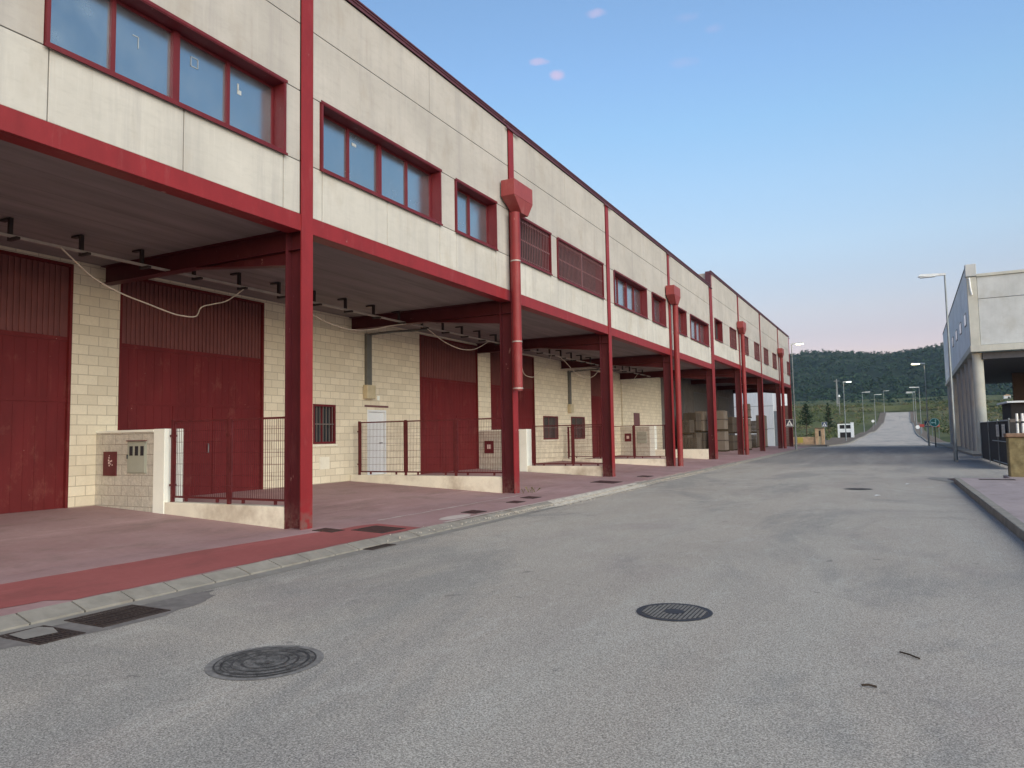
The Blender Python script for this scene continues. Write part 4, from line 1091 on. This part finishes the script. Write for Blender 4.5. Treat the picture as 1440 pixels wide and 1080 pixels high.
brick_pallet(-11.9, -10.9, 46.2, 47.3, .2, 1.2, 'small-stone pallet behind the last meter wall plinth')
slab_bundle(-11.6, -10.7, 54.2, 55.6, .18, 1.5, 'pale narrow slab bundle on the floor of the second storage porch, left')
slab_bundle(-11.6, -10.7, 54.3, 55.5, 1.72, 1.5, 'pale slab bundle on top of the left bundle in the second storage porch')
slab_bundle(-11.8, -10.7, 57.0, 60.0, .16, 1.25, 'broad low slab bundle on the floor of the second storage porch', True, 'X')
slab_bundle(-11.8, -10.8, 57.6, 60.2, 1.5, 1.3, 'broad grey slab bundle on top of the low one in the second storage porch', True, 'X')
slab_bundle(-10.6, -9.9, 59.4, 60.5, .15, 1.45, 'pale slab bundle near the front beside the fifth column')
slab_bundle(-11.4, -10.7, 64.6, 65.8, .14, 1.3, 'pale slab bundle lowest of the tall pile in the third storage porch')
slab_bundle(-11.4, -10.7, 64.7, 65.7, 1.46, 1.3, 'pale slab bundle, middle of the tall pile in the third storage porch')
slab_bundle(-11.3, -10.7, 64.8, 65.8, 2.8, 1.25, 'pale slab bundle, top of the tall pile in the third storage porch')
brick_pallet(-11.3, -10.6, 67.0, 67.9, .14, 1.3, 'dark small-stone pallet, bottom of the pile in the third storage porch')
brick_pallet(-11.3, -10.6, 67.1, 67.8, 1.46, 1.2, 'dark small-stone pallet, top of the pile in the third storage porch')
slab_bundle(-11.0, -10.2, 69.6, 71.4, .13, 3.0, 'tallest pale slab stack, next to the seventh column')
root = thing('brick_stack', 'tall stack of reddish bricks standing past the far end of the warehouse', 'brick stack', (-9.6, 80.5, 0))
f = MB(); pallet(f, -10.2, -9.15, 80, 81.2, -.05); f.build('pallet', 'wood', root)
f = MB(); z = .09; rnd = random.Random(9)
while z < 4.2:
    for k in range(5): f.box(-10.2+k*.21+.006, -10.2+(k+1)*.21-.006, 80+rnd.uniform(0, .05), 81.2, z, z+.14)
    z += .155
f.build('bricks', 'brickstack', root)

# ================================================================== WHITE SHED BEHIND
root = thing('shed', 'white clad building seen through the far end of the porch', 'building', (-14, 92, 0))
f = MB(); f.box(-24, -12.15, 90, 102, -.2, 6.9); f.build('wall', 'wallwhite', root)
f = MB(); f.box(-12.148, -11.55, 90.3, 98, -.2, 4.0); f.build('side_shade', 'wallgrey', root)  # grey block standing in for the shadow below the white overhang
f = MB(); f.box(-12.148, -11.5, 90.2, 98, 4.01, 6.8); f.build('overhang', 'wallwhite', root)
f = MB()
for z in (1.9, 4.6): f.box(-24, -12.15, 89.985, 89.998, z, z+.05)
f.build('seam', 'wallgrey', root)

# ================================================================== RIGHT-HAND BUILDING
root = thing('concrete_building', 'grey concrete building on round columns on the right side of the street', 'building', (4.5, 51, 0))
def rx(y): return 4.5+.0139*(y-51)
def zt(y): return 11.38-.023*(y-51)
def zb(y): return 6.14-.016*(y-51)
def quadwall(mb, y0, y1, f0, f1, x_off=0, th=.18):
    P = []
    for z_ in (f0, f1):
        for (x_, y) in ((rx(y0)+x_off, y0), (rx(y0)+x_off+th, y0), (rx(y1)+x_off+th, y1), (rx(y1)+x_off, y1)): P.append((x_, y, z_(y)))
    mb.hexa(P)
f = MB(); ys_ = [51.3, 56, 61, 66, 71]
for a, b in zip(ys_, ys_[1:]): quadwall(f, a+.01, b-.01, lambda y: zb(y)+.42, lambda y: zt(y)-.05)
quadwall(f, 72.0, 81, lambda y: zb(y)+.35, lambda y: zt(y)-.05, -.0)
f.build('side_panel', 'conc', root, bevel=.005)
f = MB(); quadwall(f, 50.9, 71.3, zb, lambda y: zb(y)+.36, -.06, .5); quadwall(f, 72.0, 81.1, zb, lambda y: zb(y)+.30, -.06, .5); quadwall(f, 71.1, 72.0, lambda y: 0, lambda y: zt(y)-.1, .06, .4); f.build('edge_beam', 'conc_light', root, bevel=.01)
f = MB(); f.box(4.46, 30, 50.85, 51.25, 6.12, 6.5); f.build('front_beam', 'conc_light', root, bevel=.01)
f = MB(); x = 4.95
for (a, b) in ((5.02, 10.9), (10.93, 17), (17.03, 24)):
    f.box(a, b, 51.05, 51.25, 6.53, 9.28); f.box(a, b, 51.05, 51.25, 9.31, 10.62)
f.build('front_panel', 'conc_front', root, bevel=.005)
f = MB(); f.box(4.50, 5.0, 51.0, 51.3, 6.5, 10.65); f.build('corner_pier', 'conc_light', root, bevel=.01)
f = MB(); f.box(4.44, 5.0, 50.9, 51.4, 10.68, 11.42); f.build('corner_block', 'conc_front', root, bevel=.02)
f = MB(); f.box(5.0, 30, 50.95, 51.35, 10.63, 10.80); f.build('parapet_cap', 'conc_light', root, bevel=.01)
f = MB(); quadwall(f, 51.4, 81, lambda y: zt(y)-.045, lambda y: zt(y), -.04, .35); f.build('roof_edge', 'darksteel', root)
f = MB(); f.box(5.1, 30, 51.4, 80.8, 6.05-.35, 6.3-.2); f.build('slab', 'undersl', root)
f = MB(); f.box(5.1, 30, 51.4, 80.8, 9.7, 9.9); f.build('roof', 'joint', root)
f = MB(); f.tube([(4.62, 50.93, 10.6), (4.66, 50.9, 9.9), (4.72, 50.9, 9.55)], .05, 8); f.build('rain_spout', 'signwhite', root)
for k, y in enumerate((51.8, 55.2, 58.3, 62.2, 66.5, 71.6, 76.5, 80.6)):
    f = MB(); x = rx(y)+.36; f.tube([(x, y, .05), (x, y, zb(y)+(.02 if k else -.02))], .29, 20)
    f.tube([(x, y, 1.9), (x, y, 2.0)], .296, 20)
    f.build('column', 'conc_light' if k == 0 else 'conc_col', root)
for (y, z) in ((53.0, 8.0), (57.3, 8.0), (61.5, 8.0), (66, 8.0)):
    f = MB(); f.box(rx(y)-.02, rx(y)+.0-.001, y, y+1.3, z, z+.8); W = f.build('window', 'darksteel', root)
    f = MB(); f.box(rx(y)-.03, rx(y)-.021, y+.06, y+1.2, z+.07, z+.73); f.build('pane', 'glasspale', W)
f = MB(); f.box(8.35, 30, 66, 66.4, .1, 5.69); f.build('room_wall', 'roomwall', root)

# dark shed at the right edge, in front of the open ground floor
root = thing('guard_shed', 'low dark shed with a black opening and pale roof slab at the right edge', 'shed', (6, 44.5, 0))
f = MB(); f.box(5.35, 12, 44.4, 48, .1, 2.02); f.build('wall', 'greyblock', root)
f = MB(); f.box(5.5, 12, 44.6, 48, 2.022, 2.84); f.build('opening', 'dark_in', root)
f = MB(); f.box(5.3, 12.2, 44.3, 48.2, 2.842, 2.93); f.build('roof_slab', 'conc', root)

# fence with dark netting and a gate frame
root = thing('netted_fence', 'dark netted site fence with two notices beside the mossy wall', 'fence', (4, 38, 0))
f = MB(); f.box(4.02, 4.04, 33.2, 43.3, .08, 1.88); f.box(4.04, 7.0, 43.28, 43.3, .1, 1.85); f.build('netting', 'cloth', root)
for y in (33.25, 36.6, 39.9, 43.2):
    f = MB(); f.tube([(4.0, y, 0), (4.0, y, 1.95)], .03, 8); f.build('fence_post', 'galv', root)
for z in (.16, 1.03, 1.86):
    f = MB(); f.tube([(3.99, 33.25, z), (3.99, 38.5 if z < 1.5 else 43.2, z)], .022, 6); f.build('rail', 'galv', root)
for (a, b, lab) in ((34.1, 35.0, 'white notice sheet'), (35.9, 36.8, 'white notice sheet')):
    f = MB(); f.box(3.955, 3.962, a, b, 1.22, 1.72); n_ = f.build('notice', 'sheetwhite', root)
    f = MB()
    for k in range(7): f.box(3.951, 3.954, a+.08, b-.08-.1*(k % 3), 1.29+k*.055, 1.305+k*.055)
    f.build('print', 'duct', n_)
root = thing('stone_wall', 'mossy brown stone wall end with a reddish cap at the right edge', 'wall', (3.1, 26, 0))
f = MB(); f.box(3.07, 9.0, 26.0, 26.4, .05, 1.30); f.build('masonry', 'mossstone', root, bevel=.03)
f = MB(); f.box(3.02, 9.05, 25.94, 26.46, 1.302, 1.42); f.build('cap', 'capstone', root, bevel=.02)
for x, lab in ((3.46, 'left one of two white pipes standing behind the mossy wall'), (3.60, 'right one of two white pipes standing behind the mossy wall')):
    root = thing('vent_pipe', lab, 'pipe', (x, 27, .1))
    f = MB(); f.tube([(x, 27, .1), (x, 27, 2.02)], .035, 10); f.build('pipe', 'signwhite', root)
    f = MB(); f.tube([(x, 27, 1.72), (x, 27, 1.78)], .042, 10); f.build('joint_ring', 'darksteel', root)

# ================================================================== STREET LAMPS
def street_lamp(x, y, z, h, side, label, lit=None, arm=1.1, r=.07):
    root = thing('street_lamp', label, 'street lamp', (x, y, z), 'street lamps along the road')
    f = MB(); f.tube([(x, y, z), (x, y, z+h)], r, 10, r1=r*.55); f.build('pole', 'galv', root)
    f = MB(); f.tube([(x, y, z), (x, y, z+1.1)], r*1.35, 10); f.build('base', 'galv', root)
    d = side; f = MB()
    x0, x1 = x-d*.05, x+d*arm
    a, b = (x0, x1)
    zt_ = z+h
    f.hexa([(a, y-.05, zt_-.03), (b, y-.16, zt_+.02), (b, y+.16, zt_+.02), (a, y+.05, zt_-.03), (a, y-.05, zt_+.07), (b-d*.1, y-.12, zt_+.13), (b-d*.1, y+.12, zt_+.13), (a, y+.05, zt_+.07)])
    hd = f.build('lamp_head', 'lamp_head', root)
    f = MB(); f.box(x+d*arm*.35, x+d*arm*.93, y-.12, y+.12, zt_-.045, zt_-.005); f.build('lamp_glass', lit or 'lamp_head', hd)
    if lit:
        L = bpy.data.lights.new('lamp_light', 'POINT'); L.energy = 12; L.color = (1, .8, .5); L.shadow_soft_size = .15
        lo = bpy.data.objects.new('lamp_light', L); COL.objects.link(lo); lo.parent = hd; lo.location = (x+d*arm*.65-root.location[0], y-root.location[1], zt_-.25-root.location[2])
    return root
street_lamp(2.73, 41.2, .0, 9.15, -1, 'tall unlit grey street lamp nearest the right-hand concrete building', None, 1.15)
street_lamp(-6.98, 64.0, .1, 8.7, 1, 'lit street lamp rising at the far corner of the left warehouse', 'lit_warm', 1.0)
street_lamp(3.1, 78.0, .0, 7.7, -1, 'warmly lit street lamp right of the far road, tallest lit one there', 'lit_warm', 1.15)
street_lamp(-5.6, 112, .05, 8.3, 1, 'pale lit street lamp left of the far road, beside the white kiosk', 'lit_green', 1.1)
street_lamp(-5.0, 171, .95, 8.6, 1, 'unlit street lamp left of the far road, second past the junction', None, 1.6)
street_lamp(-3.4, 212, 2.2, 8.5, 1, 'unlit street lamp left of the far road, third past the junction', None, 1.8, .09)
street_lamp(-1.6, 280, 6.8, 8.0, 1, 'unlit street lamp left of the far road, on the rise at its top', None, 1.8, .1)
street_lamp(4.9, 150, .6, 8.5, -1, 'unlit street lamp right of the far road, first past the junction', None, 1.6)
street_lamp(5.6, 200, 2.0, 8.5, -1, 'unlit street lamp right of the far road, second past the junction', None, 1.9, .09)
street_lamp(6.3, 244, 3.9, 8.3, -1, 'unlit street lamp right of the far road, smallest of that row', None, 1.9, .1)

# ================================================================== SIGNS
def crossing_sign(x, y, zc, s, label, tri='signwhite', post=True, zb_=0, flip=False, field='signblue'):
    root = thing('crossing_sign', label, 'road sign', (x, y, zb_), 'pedestrian crossing signs')
    f = MB(); f.box(x-s/2, x+s/2, y-.012, y, zc-s/2, zc+s/2); f.build('plate', field, root)
    f = MB(); b_ = .018
    for (u, v, p, q) in ((x-s/2, x+s/2, zc-s/2, zc-s/2+b_), (x-s/2, x+s/2, zc+s/2-b_, zc+s/2), (x-s/2, x-s/2+b_, zc-s/2, zc+s/2), (x+s/2-b_, x+s/2, zc-s/2, zc+s/2)): f.box(u, v, y-.016, y-.0125, p, q)
    f.build('border', tri, root)
    t = MB(); t.prism([(x-s*.42, y-.0165, zc-s*.36), (x+s*.42, y-.0165, zc-s*.36), (x, y-.0165, zc+s*.42)], (0, -.003, 0)); T = t.build('triangle', tri, root)
    p = MB()
    for (u, v, a, b) in ((-.025, .025, .06, .12), (-.03, .03, -.10, .05), (-.07, -.03, -.06, .02), (.03, .07, -.04, .03), (-.06, -.02, -.24, -.10), (.02, .07, -.24, -.10)):
        p.box(x+u*s/.6*1.0, x+v*s/.6, y-.023, y-.020, zc+a*s/.75, zc+b*s/.75)
    p.build('figure', 'signblue', T)
    if post:
        f = MB(); f.tube([(x, y+.04, zb_), (x, y+.04, zc+s/2)], .03, 8); f.build('post', 'galv', root)
    else:
        f = MB(); f.box(x+s/2, x+s/2+.1, y-.01, y+.02, zc-.03, zc+.03); f.build('bracket', 'galv', root)
    return root
crossing_sign(-7.36, 63.6, 2.27, .62, 'square crossing sign with white triangle nearest, at the far corner of the left warehouse', post=False, zb_=1.96, field='signdark')
crossing_sign(-7.2, 97, 2.35, .60, 'square blue crossing sign above the sandy cabinet left of the far road', zb_=-.15)
crossing_sign(3.08, 77.8, 2.05, .58, 'cream lit crossing sign on the lamp post at the right of the far road', tri='signcream', post=False, zb_=1.7)
root = thing('turn_sign', 'round teal sign with a pale arrow on a dark post right of the far road', 'road sign', (3.36, 72, 0))
f = MB(); f.tube([(3.36, 72.03, 0), (3.36, 72.03, 2.2)], .04, 8); f.build('post', 'darksteel', root)
def vdisc(x, y, z, r, th, name, m, par, r0=0, seg=28):
    f = MB(); P = [(x+r*math.cos(2*math.pi*k/seg), y, z+r*math.sin(2*math.pi*k/seg)) for k in range(seg)]
    f.prism(P, (0, -th, 0)); return f.build(name, m, par)
vdisc(3.36, 71.98, 2.13, .37, .012, 'rim', 'signcyan', root)
face = vdisc(3.36, 71.966, 2.13, .325, .004, 'face', 'signteal', root)
f = MB()
f.box(3.40, 3.47, 71.952, 71.958, 1.95, 2.32); f.box(3.20, 3.40, 71.952, 71.958, 2.08, 2.15)
f.prism([(3.20, 71.958, 2.02), (3.20, 71.958, 2.21), (3.08, 71.958, 2.115)], (0, -.006, 0)); f.prism([(3.36, 71.958, 2.32), (3.51, 71.958, 2.32), (3.435, 71.958, 2.41)], (0, -.006, 0))
f.build('arrow', 'signcyan', face)
for (x, y, z, lab) in ((4.05, 140, 1.9, 'small round white sign by the right kerb of the far road'), (-3.6, 190, 3.6, 'small round white sign by the left kerb of the far road')):
    root = thing('round_sign', lab, 'road sign', (x, y, z-1.6))
    vdisc(x, y, z, .32, .02, 'plate', 'signwhite', root)
    f = MB(); f.tube([(x, y+.04, z-2.0), (x, y+.04, z)], .04, 6); f.build('post', 'galv', root)
# red barrier pieces behind the round sign
for x, lab in ((4.15, 'left one of two small red barriers behind the round teal sign'), (5.6, 'right one of two small red barriers behind the round teal sign')):
    gz = ground_z(x, 118)
    root = thing('barrier', lab, 'barrier', (x, 118, gz), 'red barriers beyond the junction')
    f = MB(); f.box(x-.5, x+.5, 118, 118.06, gz+1.7, gz+2.1); f.build('board', 'redplastic', root, bevel=.01)
    for s_ in (-.4, .4):
        f = MB(); f.box(x+s_-.03, x+s_+.03, 118.02, 118.08, gz-.1, gz+1.7); f.build('leg', 'galv', root)

# ================================================================== THINGS BEYOND THE JUNCTION
root = thing('utility_cabinet', 'sandy masonry utility cabinet with two piers, below the blue crossing sign', 'utility cabinet', (-7.8, 97, -.2))
for x in (-8.15, -7.45):
    f = MB(); f.box(x-.17, x+.17, 97, 97.6, -.3, 1.85); f.build('pier', 'sandstone', root, bevel=.02)
f = MB(); f.box(-7.978, -7.622, 97.1, 97.5, -.3, 1.80); f.build('infill', 'creambox', root)
f = MB(); f.box(-7.90, -7.70, 97.075, 97.095, .9, 1.6); f.build('vent', 'glassdark', root)
f = MB(); f.box(-8.4, -7.22, 96.95, 97.65, 1.852, 1.95); f.build('cap', 'capstone', root)
root = thing('low_wall', 'low sandy wall with a yellow board, left of the masonry cabinet', 'wall', (-10, 97.2, -.2))
f = MB(); f.box(-13, -8.42, 97.2, 97.5, -.3, .85); f.build('masonry', 'sandstone', root, bevel=.02)
f = MB(); f.box(-10.4, -9.75, 97.17, 97.198, .15, .80); f.build('board', 'yellow', root)
root = thing('kiosk', 'white concrete meter kiosk with two dark openings beside the far left kerb', 'kiosk', (-6.6, 132, .5))
kz = .35
f = MB(); f.box(-7.75, -7.45, 131, 131.8, kz-.3, kz+2.3); f.build('pier', 'signwhite', root)
f = MB(); f.box(-5.8, -5.35, 131, 131.8, kz-.3, kz+2.5); f.build('pier', 'signwhite', root)
f = MB(); f.box(-7.449, -5.801, 131.05, 131.7, kz+.9, kz+1.5); f.box(-7.449, -5.801, 131.05, 131.7, kz+2.12, kz+2.3); f.box(-6.70, -6.50, 131.05, 131.7, kz+1.502, kz+2.118); f.build('panel', 'signwhite', root)
f = MB(); f.box(-7.44, -6.702, 131.2, 131.6, kz+1.502, kz+2.118); f.box(-6.498, -5.81, 131.2, 131.6, kz+1.502, kz+2.118); f.box(-7.44, -5.81, 131.2, 131.6, kz-.3, kz+.898); f.build('opening', 'dark_in', root)
gz = ground_z(-20.2, 350)
root = thing('power_pole', 'tall grey tapering concrete power pole left of the far road', 'power pole', (-20.2, 350, gz))
f = MB(); f.hexa([(-20.7, 349.7, gz-.5), (-19.7, 349.7, gz-.5), (-19.7, 350.3, gz-.5), (-20.7, 350.3, gz-.5), (-20.4, 349.8, 24.2), (-20.0, 349.8, 24.2), (-20.0, 350.2, 24.2), (-20.4, 350.2, 24.2)]); f.build('pole', 'galv', root)
f = MB(); f.box(-21.4, -19.0, 349.9, 350.1, 23.2, 23.45); f.build('crossarm', 'galv', root)
gz = ground_z(-14.6, 262)
root = thing('lamp_post', 'small round-headed lamp post in the field beside the tall grey pole', 'street lamp', (-14.6, 262, gz))
f = MB(); f.tube([(-14.6, 262, gz-.3), (-14.6, 262, 12.8)], .09, 8); f.build('pole', 'galv', root)
f = MB(); f.tube([(-14.6, 262, 12.6), (-14.6, 262, 13.0), (-14.6, 262, 13.3)], .42, 10, r1=.2); f.build('globe', 'lamp_head', root)
hz = ground_z(72.3, 600)
root = thing('farmhouse', 'tiny white house far off below the hill, seen under the right building', 'house', (72.3, 600, hz))
f = MB(); f.box(70.3, 74.3, 600, 604, hz-2, 23.4); f.build('wall', 'wallwhite', root)
f = MB(); f.prism([(70, 599.6, 23.41), (74.6, 599.6, 23.41), (72.3, 599.6, 24.3)], (0, 4.8, 0)); f.build('roof', 'sandstone', root)
f = MB(); f.box(72.6, 73.5, 599.9, 599.99, 21.3, 22.6); f.build('window', 'dark_in', root)

# pines
def pine(x, y, z, h, r, label, seed, bare=.35):
    root = thing('pine_tree', label, 'tree', (x, y, z), 'young pines beyond the junction')
    rnd = random.Random(seed)
    f = MB(); f.tube([(x, y, z-.2), (x+.02, y, z+h*.5), (x, y, z+h*.97)], .09, 8, r1=.02)
    cr_ = MB()
    zz = h*bare
    while zz < h*.98:
        t = (zz-h*bare)/(h*(1-bare)); R_ = r*(1-t)**.75*rnd.uniform(.75, 1.15)+.06
        for k in range(6 if t < .8 else 4):
            a = rnd.uniform(0, 6.28); L = R_*rnd.uniform(.55, 1.15)
            tip = Vector((x+math.cos(a)*L, y+math.sin(a)*L, z+zz+L*rnd.uniform(.10, .45)))
            b0 = Vector((x, y, z+zz)); f.tube([b0, tip], .02, 4, r1=.006, cap=False)
            for q in range(int(8+L*14)):
                u = rnd.uniform(.25, 1.05); p = b0.lerp(tip, u)+Vector((rnd.gauss(0, .07), rnd.gauss(0, .07), rnd.gauss(0, .06)))
                d = Vector((rnd.gauss(0, 1), rnd.gauss(0, 1), rnd.uniform(0, 1.2))).normalized()*rnd.uniform(.10, .22); s_ = d.cross(Vector((rnd.random(), rnd.random(), rnd.random()))).normalized()*.035
                cr_.add([p-s_, p+s_, p+d+s_*.4, p+d-s_*.4], [(0, 1, 2, 3)])
        zz += h*.038
    f.build('trunk', 'bark', root); cr_.build('crown', 'pine', root)
pine(-11.0, 115, ground_z(-11, 115)-.2, 5.6, 1.5, 'nearer young dark pine with a bare lower stem, left of the far road', 21, .42)
pine(-10.4, 150, ground_z(-10.4, 150), 6.0, 1.05, 'farther young dark pine, right of the nearer one', 22, .2)

# ================================================================== HAZE
f = MB(); f.box(-620, 760, -60, 1640, -5, 330)
hm = bpy.data.materials.new('haze'); hm.use_nodes = True; t_ = hm.node_tree; t_.nodes.clear()
vo = t_.nodes.new('ShaderNodeVolumePrincipled'); vo.inputs['Color'].default_value = (.50, .70, 1, 1); vo.inputs['Density'].default_value = .00008
oo = t_.nodes.new('ShaderNodeOutputMaterial'); t_.links.new(vo.outputs[0], oo.inputs['Volume'])
hz_ = f.build('haze', hm); hz_['kind'] = 'stuff'; hz_['label'] = 'thin bluish evening air'; hz_['category'] = 'haze'
